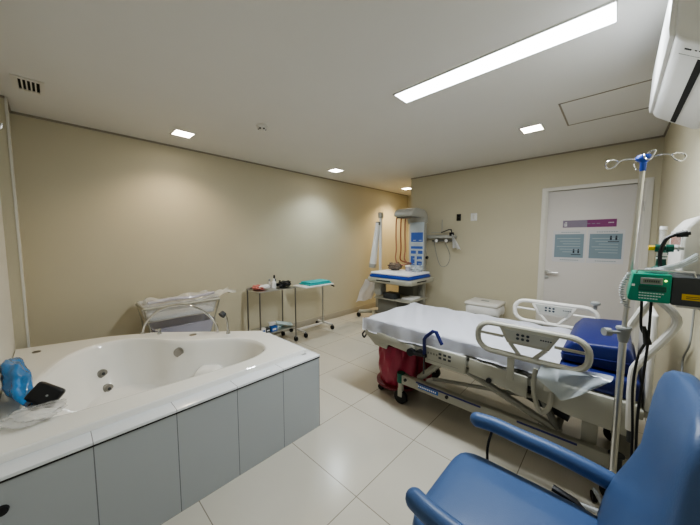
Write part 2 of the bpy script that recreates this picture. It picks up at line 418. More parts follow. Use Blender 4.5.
# ------------------------------------------------------------------ bathtub on its tiled base
t = thing('bathtub_surround', 'grey tiled five-sided base with white tile ledge under the bathtub', 'tiled base', (0.5, 2.2, 0))
obj('front_panel', G().box(XL+0.002, 1.318, 1.56, 1.575, 0, 0.532), M['tub_tile'], t)
g = G().box(1.303, 1.318, 1.576, 2.29, 0, 0.532)
obj('end_panel', g, M['tub_tile_y'], t)
g = G()
for a, b in (((1.318, 2.29), (0.61, 2.925)), ((0.61, 2.925), (0.30, 3.095)), ((0.30, 3.095), (XL+0.012, 3.23))):
    n = V((b[1]-a[1], -(b[0]-a[0]), 0)).normalized()*(-0.015)
    g.prism([a, b, (b[0]-n.x*-1, b[1]-n.y*-1), (a[0]-n.x*-1, a[1]-n.y*-1)], 'z', 0, 0.532)
obj('rear_panel', g, M['tub_tile_y'], t)
# ledge : strip in front, thinner on the other sides
g = G().box(XL+0.002, 1.322, 1.556, 1.70, 0.538, 0.552, 0.001).box(1.20, 1.322, 1.70, 2.28, 0.538, 0.552)
obj('ledge', g, M['ledge'], t)
obj('edge_trim', G().box(XL+0.002, 1.320, 1.557, 1.566, 0.530, 0.538).box(1.312, 1.320, 1.566, 2.29, 0.530, 0.538), M['black'], t)
obj('access_knob', G().lathe([(0.018, 0), (0.016, -0.012), (0.008, -0.016)], -0.178, 0.428, 16, axis='y', z0=1.56), M['black'], t)
obj('cap', G().box(1.225, 1.262, 1.640, 1.652, 0.552, 0.5535), M['jet_grey'], t)

t = thing('bathtub', 'white built-in whirlpool bathtub with curved basin in tiled base', 'bathtub', (0.5, 2.2, 0))
# basin outline (world, at rim height)
RZ = 0.588
ol = [(-0.145, 1.94), (-0.02, 1.83), (0.32, 1.80), (0.70, 1.775), (0.93, 1.785), (1.07, 1.87), (1.11, 2.02), (1.06, 2.20), (0.93, 2.34), (0.76, 2.47), (0.62, 2.62), (0.50, 2.80), (0.34, 2.915), (0.16, 2.90), (0.02, 2.77), (-0.09, 2.50), (-0.16, 2.18)]
ol = [V((a, b, 0)) for a, b in ol]
ol = spline(ol, 6, True)
cen = V((sum(p.x for p in ol)/len(ol), sum(p.y for p in ol)/len(ol), 0))
outer = [V((XL+0.004, 1.655, 0)), V((1.255, 1.655, 0)), V((1.255, 2.28, 0)), V((0.98, 2.54, 0)), V((0.60, 2.91, 0)), V((0.295, 3.08, 0)), V((XL+0.004, 3.215, 0))]
def ray_poly(c, dirv, poly):
    best = None
    for i in range(len(poly)):
        a, b = poly[i], poly[(i+1) % len(poly)]
        e = b-a; den = dirv.x*e.y-dirv.y*e.x
        if abs(den) < 1e-9: continue
        ac = a-c; tt = (ac.x*e.y-ac.y*e.x)/den; s_ = (ac.x*dirv.y-ac.y*dirv.x)/den
        if tt > 0 and -1e-6 <= s_ <= 1+1e-6 and (best is None or tt < best): best = tt
    return c+dirv*best
# resample by angle, with the outer corners included
angs = sorted(set([round(2*PI*i/120-PI, 5) for i in range(120)] + [round(math.atan2((p-cen).y, (p-cen).x), 5) for p in outer]))
inn = [ray_poly(cen, V((math.cos(a), math.sin(a), 0)), ol) for a in angs]
out = [ray_poly(cen, V((math.cos(a), math.sin(a), 0)), outer) for a in angs]
b = bmesh.new(); rings = []
def ringv(f): rings.append([b.verts.new(f(i)) for i in range(len(angs))])
ringv(lambda i: V((out[i].x, out[i].y, 0.5525)))
ringv(lambda i: V((out[i].x, out[i].y, RZ-0.006)))
ringv(lambda i: V((*(out[i]+(cen-out[i]).normalized()*0.006).xy, RZ)))
ringv(lambda i: V((*(out[i]+(cen-out[i]).normalized()*0.014).xy, RZ)))
ringv(lambda i: V((*(inn[i]-(cen-inn[i]).normalized()*0.010).xy, RZ)))
for k, (sc, dz) in enumerate(((0.0, 0.0), (0.012, -0.003), (0.022, -0.012), (0.030, -0.028), (0.05, -0.10), (0.075, -0.20), (0.11, -0.29), (0.15, -0.345), (0.21, -0.37), (0.30, -0.378))):
    ringv(lambda i: V((*(inn[i]+(cen-inn[i]).normalized()*min(sc*1.0, (cen-inn[i]).length*0.9)).xy, RZ+dz)))
for k in range(len(rings)-1):
    A, B = rings[k], rings[k+1]
    for j in range(len(A)): b.faces.new((A[j], A[(j+1) % len(A)], B[(j+1) % len(A)], B[j]))
cv = b.verts.new((cen.x, cen.y, RZ-0.38))
for j in range(len(rings[-1])): b.faces.new((rings[-1][j], rings[-1][(j+1) % len(angs)], cv))
bmesh.ops.recalc_face_normals(b, faces=b.faces)
g = G(); g.add(b)
obj('shell', g, M['acrylic'], t, ang=28)
# fittings set into the basin wall
def wallpt(px, z):   # point on the basin wall in direction px (a target xy) at height z
    dv = (V((px[0], px[1], 0))-cen).normalized(); p = ray_poly(cen, dv, ol)
    dz = z-RZ
    tab = ((0.03, -0.028), (0.05, -0.10), (0.075, -0.20), (0.11, -0.29), (0.15, -0.345), (0.21, -0.37))
    off = 0.15
    for (a0, b0), (a1, b1) in zip(tab[:-1], tab[1:]):
        if b1 <= dz <= b0: off = a0+(a1-a0)*(dz-b0)/(b1-b0)
    return V((p.x-dv.x*off, p.y-dv.y*off, z)), dv
for px, z in (((0.165, 2.93), 0.372), ((0.165, 2.93), 0.262), ((1.12, 1.95), 0.40)):
    p, dv = wallpt(px, z)
    o = G()
    q = -dv
    o.cyl(p-q*0.020, p+q*0.010, 0.032, 20).cyl(p+q*0.010, p+q*0.014, 0.022, 16)
    j = obj('jet', o, M['jet_grey'], t)
    obj('nozzle', G().cyl(p+q*0.012, p+q*0.018, 0.011, 12), M['dark'], j)
p, dv = wallpt((0.70, 2.57), 0.50)
q = -dv
obj('overflow', G().cyl(p-q*0.01, p+q*0.008, 0.038, 24).cyl(p+q*0.008, p+q*0.014, 0.026, 20), M['jet_grey'], t)
obj('drain', G().lathe([(0.035, 0), (0.035, 0.004), (0.02, 0.006)], cen.x+0.1, cen.y-0.05, 20, z0=RZ-0.381), M['chrome'], t)
obj('control_button', G().lathe([(0.022, 0), (0.022, 0.005), (0.015, 0.008)], -0.12, 3.02, 20, z0=RZ), M['jet_grey'], t)
obj('air_valve', G().lathe([(0.028, 0), (0.028, 0.003), (0.022, 0.006)], 0.79, 2.60, 20, z0=RZ), M['jet_grey'], t)
# raised acrylic mound on the basin floor
def mound(u, v, cx, cy, hx_, hy_, hz, rz):
    a, bb = u*2-1, v*2-1
    k = max(0.0, 1-abs(a)**6)**0.35*max(0.0, 1-abs(bb)**4)**0.35
    x, y = a*hx_, bb*hy_
    c_, s_ = math.cos(rz), math.sin(rz)
    return (cx+x*c_-y*s_, cy+x*s_+y*c_, 0.21+hz*k)
for (cx, cy, hx_, hy_, hz, rz) in ((0.80, 2.30, 0.10, 0.10, 0.19, R(-42)),):
    obj('basin_mound', G().grid(lambda u, v: mound(u, v, cx, cy, hx_, hy_, hz, rz), 24, 24), M['acrylic'], t, ang=70)
# faucet set on the rim
obj('spout', G().tube([(0.50, 2.965, RZ-0.002), (0.53, 2.94, RZ+0.10), (0.62, 2.855, RZ+0.205), (0.76, 2.73, RZ+0.245), (0.88, 2.61, RZ+0.19), (0.955, 2.535, RZ+0.08), (0.965, 2.525, RZ-0.002)], 0.010, 12, smooth=6), M['chrome'], t)
obj('faucet_base', G().lathe([(0.022, 0), (0.018, 0.012), (0.012, 0.016)], 0.50, 2.965, 16, z0=RZ), M['chrome'], t)
k_ = obj('tap', G().lathe([(0.018, 0), (0.014, 0.012), (0.012, 0.03), (0.016, 0.036), (0.014, 0.045)], 0.60, 2.845, 16, z0=RZ).tube([(0.60, 2.845, RZ+0.037), (0.57, 2.825, RZ+0.045)], 0.006, 8), M['chrome'], t)
h_ = obj('hand_shower', G().lathe([(0.018, 0), (0.014, 0.014), (0.010, 0.03)], 1.015, 2.42, 16, z0=RZ).tube([(1.015, 2.42, RZ), (1.012, 2.425, RZ+0.10), (1.005, 2.43, RZ+0.15)], 0.010, 10).tube([(1.005, 2.43, RZ+0.15), (0.985, 2.44, RZ+0.175)], 0.010, 10), M['chrome'], t)
obj('spray_head', G().cyl((0.992, 2.437, RZ+0.185), (0.965, 2.43, RZ+0.165), 0.024, 16, r1=0.030), M['dark'], h_)

# shower hook on the left wall
obj('wall_hook', G().cyl((XL, 2.9, 2.10), (XL+0.010, 2.9, 2.10), 0.028).tube([(XL, 2.9, 2.10), (XL+0.045, 2.9, 2.10), (XL+0.055, 2.9, 2.11), (XL+0.06, 2.9, 2.14)], 0.009), M['chrome'])
tag(bpy.data.objects['wall_hook'], 'chrome hook high on the left wall near the corner', 'hook')

# items on the tub rim
def blob(pts, rr, seed, n=18, m=12, amp=0.25):
    """crumpled closed sack around a centre, radii rr"""
    rnd = random.Random(seed); ph = [rnd.uniform(0, 6.28) for _ in range(8)]
    b = bmesh.new(); bmesh.ops.create_uvsphere(b, u_segments=n*2, v_segments=m*2, radius=1)
    for v in b.verts:
        c = v.co.normalized()
        k = 1+amp*(0.4*math.sin(5*c.x+ph[0])*math.cos(4*c.y+ph[1])+0.35*math.sin(9*c.z+6*c.x+ph[2])+0.25*math.sin(13*c.y-7*c.z+ph[3]))
        v.co = V((c.x*rr[0]*k, c.y*rr[1]*k, c.z*rr[2]*k))
    bmesh.ops.translate(b, vec=pts, verts=b.verts)
    g = G(); g.add(b); return g
t = thing('black_control_pad', 'black rounded rectangular pad with a small grey button on the tub rim', 'pad', (-0.06, 1.98, RZ))
rm = Matrix.Rotation(R(-40), 3, 'Z') @ Matrix.Rotation(R(18), 3, 'X')
obj('pad', G().box(-0.058, 0.058, -0.046, 0.046, -0.032, 0.024, 0.015, 3).xform(Matrix.Translation((-0.062, 1.98, RZ+0.062)) @ (Matrix.Rotation(R(-10), 4, 'Z') @ Matrix.Rotation(R(66), 4, 'X') @ Matrix.Rotation(R(-38), 4, 'Z'))), M['black'], t)
obj('button', G().lathe([(0.005, 0.022), (0.005, 0.0255)], 0.012, 0.0, 12).xform(Matrix.Translation((-0.062, 1.98, RZ+0.062)) @ (Matrix.Rotation(R(-10), 4, 'Z') @ Matrix.Rotation(R(66), 4, 'X') @ Matrix.Rotation(R(-38), 4, 'Z'))), M['grey'], t)
obj('stem', G().cyl((-0.11, 2.01, RZ+0.002), (-0.07, 1.99, RZ+0.055), 0.022, 12), M['black'], t)
def bundlef(u, v):
    a = 2*PI*u; vv = min(1, max(0.0, v*0.96+0.02))
    w_ = 0.060*math.sin(PI*vv)**0.35*(1.15-0.35*vv)
    cx = -0.200+0.080*v; cy = 2.42-0.44*v; cz = RZ+0.125-0.085*v
    k = 1+0.16*math.sin(3*a+7*v)+0.10*math.sin(5*a-13*v)+0.05*math.sin(9*a+31*v)
    return (max(XL+0.006, cx+w_*math.cos(a)*k*0.8), cy+0.03*math.sin(2*a), cz+w_*math.sin(a)*k*1.05)
g = G().grid(bundlef, 40, 30)
tag(obj('plastic_wrapped_bundle', g, M['blue_film'], ang=80), 'blue crinkled plastic bundle against the left wall on the tub rim', 'bundle')
g = blob((-0.095, 1.885, RZ+0.022), (0.095, 0.085, 0.022), 5, amp=0.3)
tag(obj('clear_plastic_bag', g, M['film_clear']), 'crumpled clear plastic bag lying under the black pad on the tub rim', 'bag')

# ------------------------------------------------------------------ bassinet cart behind the tub
bx, by = 0.90, 3.36
t = thing('bassinet_cart', 'clear acrylic baby bassinet on a white wheeled frame behind the bathtub', 'bassinet', (bx, by, 0))
g = G()
for sy in (-1, 1):
    g.tube([(0.62, by+sy*0.16, 0.09), (0.60, by+sy*0.16, 0.55), (0.56, by+sy*0.16, 0.745), (1.26, by+sy*0.16, 0.745), (1.20, by+sy*0.16, 0.55), (1.18, by+sy*0.16, 0.09)], 0.008, 8)
g.tube([(0.62, by-0.16, 0.12), (0.62, by+0.16, 0.12)], 0.011).tube([(1.18, by-0.16, 0.12), (1.18, by+0.16, 0.12)], 0.011)
g.tube([(0.56, by-0.16, 0.745), (0.56, by+0.16, 0.745)], 0.011).tube([(1.26, by-0.16, 0.745), (1.26, by+0.16, 0.745)], 0.011)
obj('frame', g, M['cream'], t)
def tray(x0, x1, y0, y1, z0, z1, th=0.006, taper=0.03):
    g = G(); b = bmesh.new()
    def rr(x0, x1, y0, y1, z, r=0.03):
        P = []
        for (cx, cy, a0) in ((x1-r, y1-r, 0), (x0+r, y1-r, 90), (x0+r, y0+r, 180), (x1-r, y0+r, 270)):
            for k in range(4): a = R(a0+k*30); P.append(b.verts.new((cx+r*math.cos(a), cy+r*math.sin(a), z)))
        return P
    t_ = taper
    rs_ = [rr(x0-0.015, x1+0.015, y0-0.015, y1+0.015, z1-0.008), rr(x0-0.015, x1+0.015, y0-0.015, y1+0.015, z1), rr(x0, x1, y0, y1, z1), rr(x0+t_, x1-t_, y0+t_, y1-t_, z0+th), rr(x0+t_, x1-t_, y0+t_, y1-t_, z0), rr(x0-th, x1+th, y0-th, y1+th, z1-0.008)]
    for A, B in zip(rs_[:-3], rs_[1:-2]):
        for j in range(16): b.faces.new((A[j], A[(j+1) % 16], B[(j+1) % 16], B[j]))
    b.faces.new(rs_[3])
    for A, B in ((rs_[4], rs_[5]),):
        for j in range(16): b.faces.new((A[j], A[(j+1) % 16], B[(j+1) % 16], B[j]))
    for j in range(16): b.faces.new((rs_[5][j], rs_[5][(j+1) % 16], rs_[0][(j+1) % 16], rs_[0][j]))
    b.faces.new(rs_[4])
    bmesh.ops.recalc_face_normals(b, faces=b.faces); g.add(b); return g
obj('basin', tray(0.57, 1.25, by-0.15, by+0.15, 0.60, 0.775), M['clear'], t)
obj('mattress', G().box(0.61, 1.21, by-0.11, by+0.11, 0.607, 0.645, 0.014, 3), M['cloth'], t)
obj('storage_tray', tray(0.64, 1.20, by-0.15, by+0.15, 0.36, 0.53), M['clear_lavender'], t)
obj('shelf', G().box(0.62, 1.20, by-0.16, by+0.16, 0.34, 0.356, 0.004), M['white_paint'], t)
for x in (0.62, 1.18):
    for sy in (-0.16, 0.16):
        c = obj('caster', G().cyl((x, by+sy, 0.05), (x, by+sy, 0.09), 0.010).box(x-0.008, x+0.008, by+sy-0.014, by+sy+0.014, 0.03, 0.062, 0.003), M['grey'], t)
        obj('wheel', G().cyl((x-0.010, by+sy, 0.03), (x+0.010, by+sy, 0.03), 0.03, 16), M['rubber'], c)
def linen(u, v):
    x = 0.60+u*0.86; y = by-0.15+v*0.27
    z = 0.785+0.020*math.sin(9*u+4*v)+0.016*math.sin(17*v+5*u)+0.010*math.sin(31*u)
    if u > 0.78: z += 0.02*(u-0.78)*8-0.1*(u-0.9) if u > 0.9 else 0.02*(u-0.78)*8
    z -= 0.018*abs(v-0.5)*2
    return (x, y, z+0.01)
g = G().grid(linen, 40, 16, 0.004)
tag(obj('plastic_cover', g, M['film_clear']), 'crumpled clear plastic cover spread over the bassinet basin', 'cover')
g = G().tube([(0.60, by-0.13, 0.795), (0.80, by-0.12, 0.805), (1.0, by-0.13, 0.80), (1.22, by-0.10, 0.815)], 0.016, 10, smooth=5, flat=1.3)
tag(obj('rolled_wrap', g, M['clear_lavender']), 'pale rolled wrap lying along the top of the bassinet', 'roll')

# ------------------------------------------------------------------ steel trolley
t = thing('instrument_trolley', 'stainless steel two-shelf trolley beside the long wall', 'trolley', (1.995, 3.327, 0))
x0, x1, y0, y1 = 1.73, 2.26, 3.167, 3.487
obj('top_shelf', G().box(x0-0.01, x1+0.01, y0-0.01, y1+0.01, 0.745, 0.760, 0.003).box(x0, x1, y1-0.004, y1, 0.76, 0.775), M['steel'], t)
obj('lower_shelf', G().box(x0, x1, y0, y1, 0.195, 0.210, 0.003), M['steel'], t)
for x in (x0, x1):
    for y in (y0, y1):
        obj('leg', G().cyl((x, y, 0.075), (x, y, 0.752), 0.010), M['steel_dark'], t)
        c = obj('caster', G().cyl((x, y, 0.06), (x, y, 0.085), 0.014).box(x-0.012, x+0.012, y-0.018, y+0.018, 0.035, 0.065, 0.003), M['grey'], t)
        obj('wheel', G().cyl((x-0.012, y, 0.034), (x+0.012, y, 0.034), 0.034, 16), M['rubber'], c)
# items on it
g = blob((1.82, 3.33, 0.790), (0.085, 0.11, 0.028), 11, amp=0.3)
tag(obj('crumpled_cloth', g, M['red_cloth']), 'red and white crumpled cloth on the left of the steel trolley', 'cloth')
g = blob((1.85, 3.26, 0.800), (0.075, 0.05, 0.026), 12, amp=0.3)
tag(obj('gauze_pad', g, M['cloth']), 'small white gauze wad lying on the red cloth', 'gauze')
def bottle(x, y, z, h, r, body, cap, lab, capname='cap'):
    t = thing('bottle', lab, 'bottle', (x, y, z), 'bottles on the steel trolley')
    obj('body', G().lathe([(r*.95, 0), (r, 0.004), (r, h*.62), (r*.45, h*.75), (r*.4, h*.8)], x, y, 16, z0=z), M[body], t)
    obj(capname, G().lathe([(r*.5, h*.78), (r*.5, h*.96), (r*.35, h)], x, y, 14, z0=z), M[cap], t)
    return t
bottle(1.965, 3.33, 0.76, 0.125, 0.026, 'clear', 'grey', 'small clear bottle with grey cap, leftmost bottle on the steel trolley')
bottle(2.015, 3.31, 0.76, 0.125, 0.032, 'white', 'white', 'white squat bottle with white cap on the steel trolley')
bottle(2.055, 3.36, 0.76, 0.165, 0.024, 'dark', 'black', 'dark slim bottle with black cap, tallest on the steel trolley')
t = thing('blood_pressure_cuff', 'coiled black blood pressure cuff and tubing on the steel trolley', 'cuff', (2.17, 3.30, 0.76))
obj('cuff', blob((2.16, 3.30, 0.797), (0.095, 0.085, 0.037), 21, amp=0.35), M['black'], t)
obj('tubing', G().tube([(2.08, 3.25, 0.80), (2.12, 3.22, 0.835), (2.20, 3.24, 0.845), (2.25, 3.30, 0.815), (2.20, 3.36, 0.80), (2.12, 3.35, 0.84), (2.10, 3.28, 0.85)], 0.006, 8, smooth=5), M['black'], t)
obj('bulb', G().ball((2.08, 3.24, 0.785), 0.024, (1.3, 1, 0.9)), M['black'], t)
for (x, y, sx, h, m, lab) in ((1.80, 3.25, 0.035, 0.06, 'white', 'small white carton, leftmost on the lower trolley shelf'),
                              (1.86, 3.24, 0.030, 0.055, 'dark', 'small dark carton between the white and blue cartons on the lower shelf'),
                              (1.94, 3.22, 0.045, 0.065, 'box_blue', 'blue carton on the lower shelf of the steel trolley')):
    t = thing('carton', lab, 'box', (x, y, 0.21), 'cartons on the lower trolley shelf')
    obj('carton_body', G().box(x-sx+.002, x+sx-.002, y-0.028, y+0.028, 0.21, 0.21+h, 0.001), M[m], t)
    obj('carton_label', G().box(x-sx*.6, x+sx*.6, y-0.029, y-0.0275, 0.225, 0.21+h*.6), M['white' if m != 'white' else 'box_blue'], t)
for (x, y, r, m, lab) in ((2.06, 3.34, 20, 'mint', 'pale green paper packet on the lower shelf of the trolley'), (2.15, 3.29, -25, 'mint', 'pale mint packet tilted over the edge of the lower shelf'), (2.06, 3.41, 65, 'cloth', 'white paper packet behind the green ones on the lower shelf')):
    z = {3.34: 0.215, 3.29: 0.245, 3.41: 0.226}[y]
    g = G().box(-0.11, 0.11, -0.065, 0.065, 0, 0.014, 0.004).xform(Matrix.Translation((x, y, z)) @ Matrix.Rotation(R(r), 4, 'Z') @ Matrix.Rotation(R(12 if y == 3.29 else 0), 4, 'Y'))
    tag(obj('paper_packet', g, M[m]), lab, 'packet', 'packets on the lower trolley shelf')

# ------------------------------------------------------------------ white tray table
t = thing('tray_table', 'white overbed table on a castered H-shaped base beside the steel trolley', 'table', (2.7, 3.3, 0))
obj('tabletop', G().box(2.36, 2.90, 3.07, 3.37, 0.730, 0.752, 0.010, 3), M['white'], t)
g = G().cyl((2.93, 3.37, 0.09), (2.93, 3.37, 0.70), 0.013).cyl((2.93, 3.37, 0.07), (2.93, 3.37, 0.16), 0.022)
obj('mast', g, M['steel'], t)
obj('arm', G().tube([(2.93, 3.37, 0.70), (2.93, 3.37, 0.718), (2.60, 3.25, 0.718)], 0.014, 8), M['white_paint'], t)
g = G().tube([(2.44, 3.20, 0.075), (2.44, 3.52, 0.075)], 0.017, 10).tube([(2.96, 3.20, 0.075), (2.96, 3.52, 0.075)], 0.017, 10).tube([(2.44, 3.37, 0.075), (2.96, 3.37, 0.075)], 0.017, 10)
obj('base', g, M['white_paint'], t)
for x in (2.44, 2.96):
    for y in (3.18, 3.54):
        c = obj('caster', G().cyl((x, y, 0.045), (x, y, 0.085), 0.010), M['grey'], t)
        obj('wheel', G().cyl((x-0.014, y, 0.032), (x+0.014, y, 0.032), 0.032, 16), M['rubber'], c)
obj('adjusting_lever', G().tube([(2.88, 3.12, 0.722), (2.915, 3.08, 0.70)], 0.010, 8), M['black'], t)
g = G().box(2.46, 2.88, 3.10, 3.36, 0.7525, 0.772, 0.008, 2).box(2.48, 2.86, 3.11, 3.34, 0.772, 0.796, 0.010, 2)
tag(obj('folded_cloth', g, M['teal']), 'folded teal surgical cloth on the white tray table', 'cloth')

# ------------------------------------------------------------------ infant warmer
t = thing('infant_warmer', 'cream infant radiant warmer with overhead hood beside the wall corner', 'infant warmer', (3.75, 2.40, 0))
obj('column', G().box(4.03, 4.12, 2.205, 2.465, 0.30, 1.66, 0.012, 3), M['hood'], t)
p_ = obj('control_panel', G().box(4.018, 4.032, 2.205, 2.465, 0.93, 1.68, 0.004), M['screen_light'], t)
for (z0, z1, ya, yb, m) in ((1.37, 1.52, 2.22, 2.43, 'screen_blue'), (1.26, 1.30, 2.22, 2.43, 'screen_blue'), (1.18, 1.23, 2.34, 2.43, 'screen_blue'), (1.18, 1.23, 2.22, 2.30, 'screen_blue'), (1.00, 1.14, 2.36, 2.43, 'screen_blue'), (1.00, 1.06, 2.23, 2.32, 'screen_blue'), (1.09, 1.14, 2.23, 2.32, 'screen_blue')):
    obj('display', G().box(4.0155, 4.0185, ya, yb, z0, z1), M[m], p_)
g = G()
for k in range(12):
    z = 1.015+(k % 6)*0.075; y = 2.24+(k//6)*0.10
    g.box(4.0145, 4.0158, y, y+0.05, z, z+0.010)
obj('display_digits', g, M['screen_light'], p_)
# hood : wide curved shell reaching forward over the bed
prof = [(3.64, 1.755), (3.645, 1.81), (3.69, 1.86), (3.78, 1.885), (4.00, 1.875), (4.08, 1.84), (4.125, 1.76), (4.13, 1.66), (4.035, 1.66), (4.03, 1.72), (3.99, 1.745)]
obj('hood', G().prism(prof, 'y', 2.19, 2.52, 0.022, 4), M['hood'], t)
obj('heater_grille', G().box(3.68, 3.96, 2.22, 2.49, 1.743, 1.756), M['mid_grey'], t)
# bed
obj('bed_tray', G().prism([(3.33, 2.10), (3.39, 2.02), (4.03, 2.02), (4.03, 2.82), (3.39, 2.82), (3.33, 2.74)], 'z', 0.755, 0.83, 0.020, 3), M['cream'], t)
obj('tray_slot', G().box(3.52, 3.78, 2.016, 2.0215, 0.79, 0.805), M['slot'], t)
obj('tray_slot', G().box(3.3265, 3.3315, 2.35, 2.60, 0.79, 0.805), M['slot'], t)
obj('bed_rail', G().box(3.375, 3.385, 2.07, 2.77, 0.835, 0.868, 0.004).box(3.385, 4.0, 2.065, 2.075, 0.835, 0.868, 0.004).box(3.385, 4.0, 2.765, 2.775, 0.835, 0.868, 0.004), M['blue_plastic'], t)
mt = obj('mattress', G().box(3.39, 4.0, 2.08, 2.76, 0.832, 0.885, 0.02, 3), M['blue_plastic'], t)
obj('mattress_cover', G().box(3.387, 4.0, 2.077, 2.763, 0.880, 0.912, 0.012, 3), M['sheet'], mt)
# lower part
obj('lift_column', G().box(3.86, 4.02, 2.28, 2.56, 0.16, 0.765, 0.01), M['mid_grey'], t)
obj('bracket', G().box(3.45, 3.62, 2.62, 2.74, 0.55, 0.76, 0.02), M['hood'], t)
obj('shelf', G().box(3.42, 3.95, 2.08, 2.72, 0.50, 0.515, 0.004), M['cream'], t)
obj('drawer_unit', G().box(3.50, 3.85, 2.34, 2.70, 0.26, 0.495, 0.008), M['mid_grey'], t)
g = G().box(3.36, 4.12, 2.14, 2.20, 0.08, 0.14, 0.01).box(3.36, 4.12, 2.64, 2.70, 0.08, 0.14, 0.01).box(3.86, 3.98, 2.14, 2.70, 0.10, 0.16, 0.01)
obj('base', g, M['cream'], t)
for x in (3.42, 4.06):
    for y in (2.17, 2.67):
        c = obj('caster', G().cyl((x, y, 0.05), (x, y, 0.09), 0.012), M['grey'], t)
        obj('wheel', G().cyl((x, y-0.014, 0.038), (x, y+0.014, 0.038), 0.038, 16), M['rubber'], c)
obj('knob', G().lathe([(0.022, 0), (0.026, 0.01), (0.022, 0.03)], 4.09, 1.12, 16, axis='y', z0=2.165).xform(Matrix.Identity(4)), M['black'], t)
# hoses that hang under the hood
for (x, y, dz, m) in ((3.74, 2.53, 0, 'pink'), (3.78, 2.47, 0.05, 'red'), (3.84, 2.43, 0.02, 'pink')):
    g = G().tube([(x, y-0.04, 1.745), (x, y, 1.72), (x, y+0.005, 1.5), (x-0.01, y-0.01, 1.25), (x+0.02, y+0.02, 1.10), (x+0.10, y+0.0, 1.0+dz), (4.03, 2.42, 1.02)], 0.011, 8, smooth=5)
    obj('hose', g, M[m], t)
obj('hose_bracket', G().box(3.70, 3.88, 2.36, 2.50, 1.735, 1.745, 0.004), M['mid_grey'], t)
# clutter on the bed
t = thing('suction_jar', 'small clear jar with white lid standing on the warmer mattress', 'jar', (3.62, 2.42, 0.912))
obj('jar_body', G().lathe([(0.038, 0), (0.04, 0.01), (0.04, 0.07)], 3.82, 2.36, 16, z0=0.912), M['clear_lavender'], t)
obj('lid', G().lathe([(0.043, 0.07), (0.043, 0.09), (0.03, 0.095)], 3.82, 2.36, 16, z0=0.912), M['white'], t)
g = blob((3.82, 2.60, 0.975), (0.11, 0.11, 0.065), 31, amp=0.3)
tag(obj('brown_bundle', g, M['wood_brown']), 'dull brown bundle lying at the back left of the warmer mattress', 'bundle')
g = blob((3.84, 2.20, 0.955), (0.09, 0.08, 0.050), 33, amp=0.3)
tag(obj('plastic_bag', g, M['film']), 'crumpled clear plastic bag at the right of the warmer mattress below the display', 'bag')
g = G().box(3.55, 3.80, 2.12, 2.30, 0.515, 0.545, 0.01)
tag(obj('folded_towel', g, M['cloth']), 'folded white towel on the shelf under the warmer bed', 'towel')
g = G().box(3.45, 3.62, 2.36, 2.56, 0.515, 0.60, 0.01)
tag(obj('storage_box', g, M['dark']), 'dark storage box on the shelf under the warmer bed', 'box')

# white phototherapy lamp on its own stand
t = thing('phototherapy_lamp', 'tall white folded phototherapy lamp on a wheeled stand by the long wall', 'lamp', (3.95, 3.12, 0))
obj('post', G().cyl((3.99, 3.03, 0.12), (3.99, 3.03, 1.84), 0.026), M['white'], t)
obj('post_cap', G().box(3.955, 4.025, 2.995, 3.065, 1.78, 1.88, 0.008), M['hood'], t)
lh = obj('lamp_head', G().tube([(3.965, 3.065, 1.70), (3.90, 3.13, 0.96)], 0.045, 14, rs=[0.042, 0.062]), M['white'], t)
obj('end_cap', G().cyl((3.902, 3.128, 0.98), (3.896, 3.134, 0.91), 0.064, 14), M['hood'], lh)
obj('clamp', G().box(3.935, 4.01, 3.02, 3.10, 1.66, 1.72, 0.008), M['mid_grey'], t)
g = G().tube([(3.80, 3.36, 0.10), (3.90, 3.16, 0.12), (4.06, 2.86, 0.12)], 0.034, 10).tube([(3.92, 3.12, 0.12), (3.62, 2.86, 0.11)], 0.030, 10)
obj('base', g, M['cream'], t)
for (x, y) in ((3.80, 3.37), (4.07, 2.85), (3.61, 2.85)):
    c = obj('caster', G().cyl((x, y, 0.045), (x, y, 0.10), 0.011), M['grey'], t)
    obj('wheel', G().cyl((x-0.014, y, 0.04), (x+0.014, y, 0.04), 0.04, 16), M['rubber'], c)
obj('column_box', G().box(3.93, 4.05, 2.95, 3.09, 0.20, 0.72, 0.012), M['cream'], t)
def drape(u, v):
    return (3.68+0.20*u-0.06*v+0.012*math.sin(9*v), 3.12-0.20*u+0.17*v+0.012*math.sin(14*u), 0.72-0.36*v-0.05*(1-u)*v+0.012*math.sin(11*u+5*v))
tag(obj('hanging_cloth', G().grid(drape, 14, 18, 0.006), M['sheet']), 'white cloth hanging down beside the base of the warmer', 'cloth')

# wall rail with equipment to the right of the warmer
rail_t = t = thing('wall_equipment_rail', 'grey wall-mounted equipment rail with gauges right of the infant warmer', 'wall rail', (4.2, 1.93, 1.40))
obj('rail', G().box(4.15, XD, 1.74, 2.19, 1.412, 1.462, 0.006), M['hood'], t)
obj('lower_rail', G().box(4.20, XD, 1.80, 2.12, 1.36, 1.385, 0.004), M['mid_grey'], t)
for y in (2.02, 1.86):
    g_ = obj('gauge', G().lathe([(0.03, 0), (0.032, 0.006), (0.032, 0.03)], y, 1.375, 18, axis='x', z0=4.14), M['mid_grey'], t)
    obj('gauge_face', G().lathe([(0.025, -0.003), (0.025, 0)], y, 1.375, 18, axis='x', z0=4.14), M['white'], g_)
obj('support_arm', G().tube([(4.16, 2.12, 1.50), (4.16, 1.97, 1.50), (4.18, 1.95, 1.52), (4.18, 1.95, 1.70)], 0.006, 8), M['hood'], t)
obj('handle', G().tube([(4.16, 1.95, 1.50), (4.15, 1.83, 1.54), (4.15, 1.79, 1.54), (4.15, 1.78, 1.49)], 0.008, 8), M['black'], t)
obj('socket_block', G().box(4.15, 4.22, 1.77, 1.82, 1.44, 1.50, 0.006), M['black'], t)
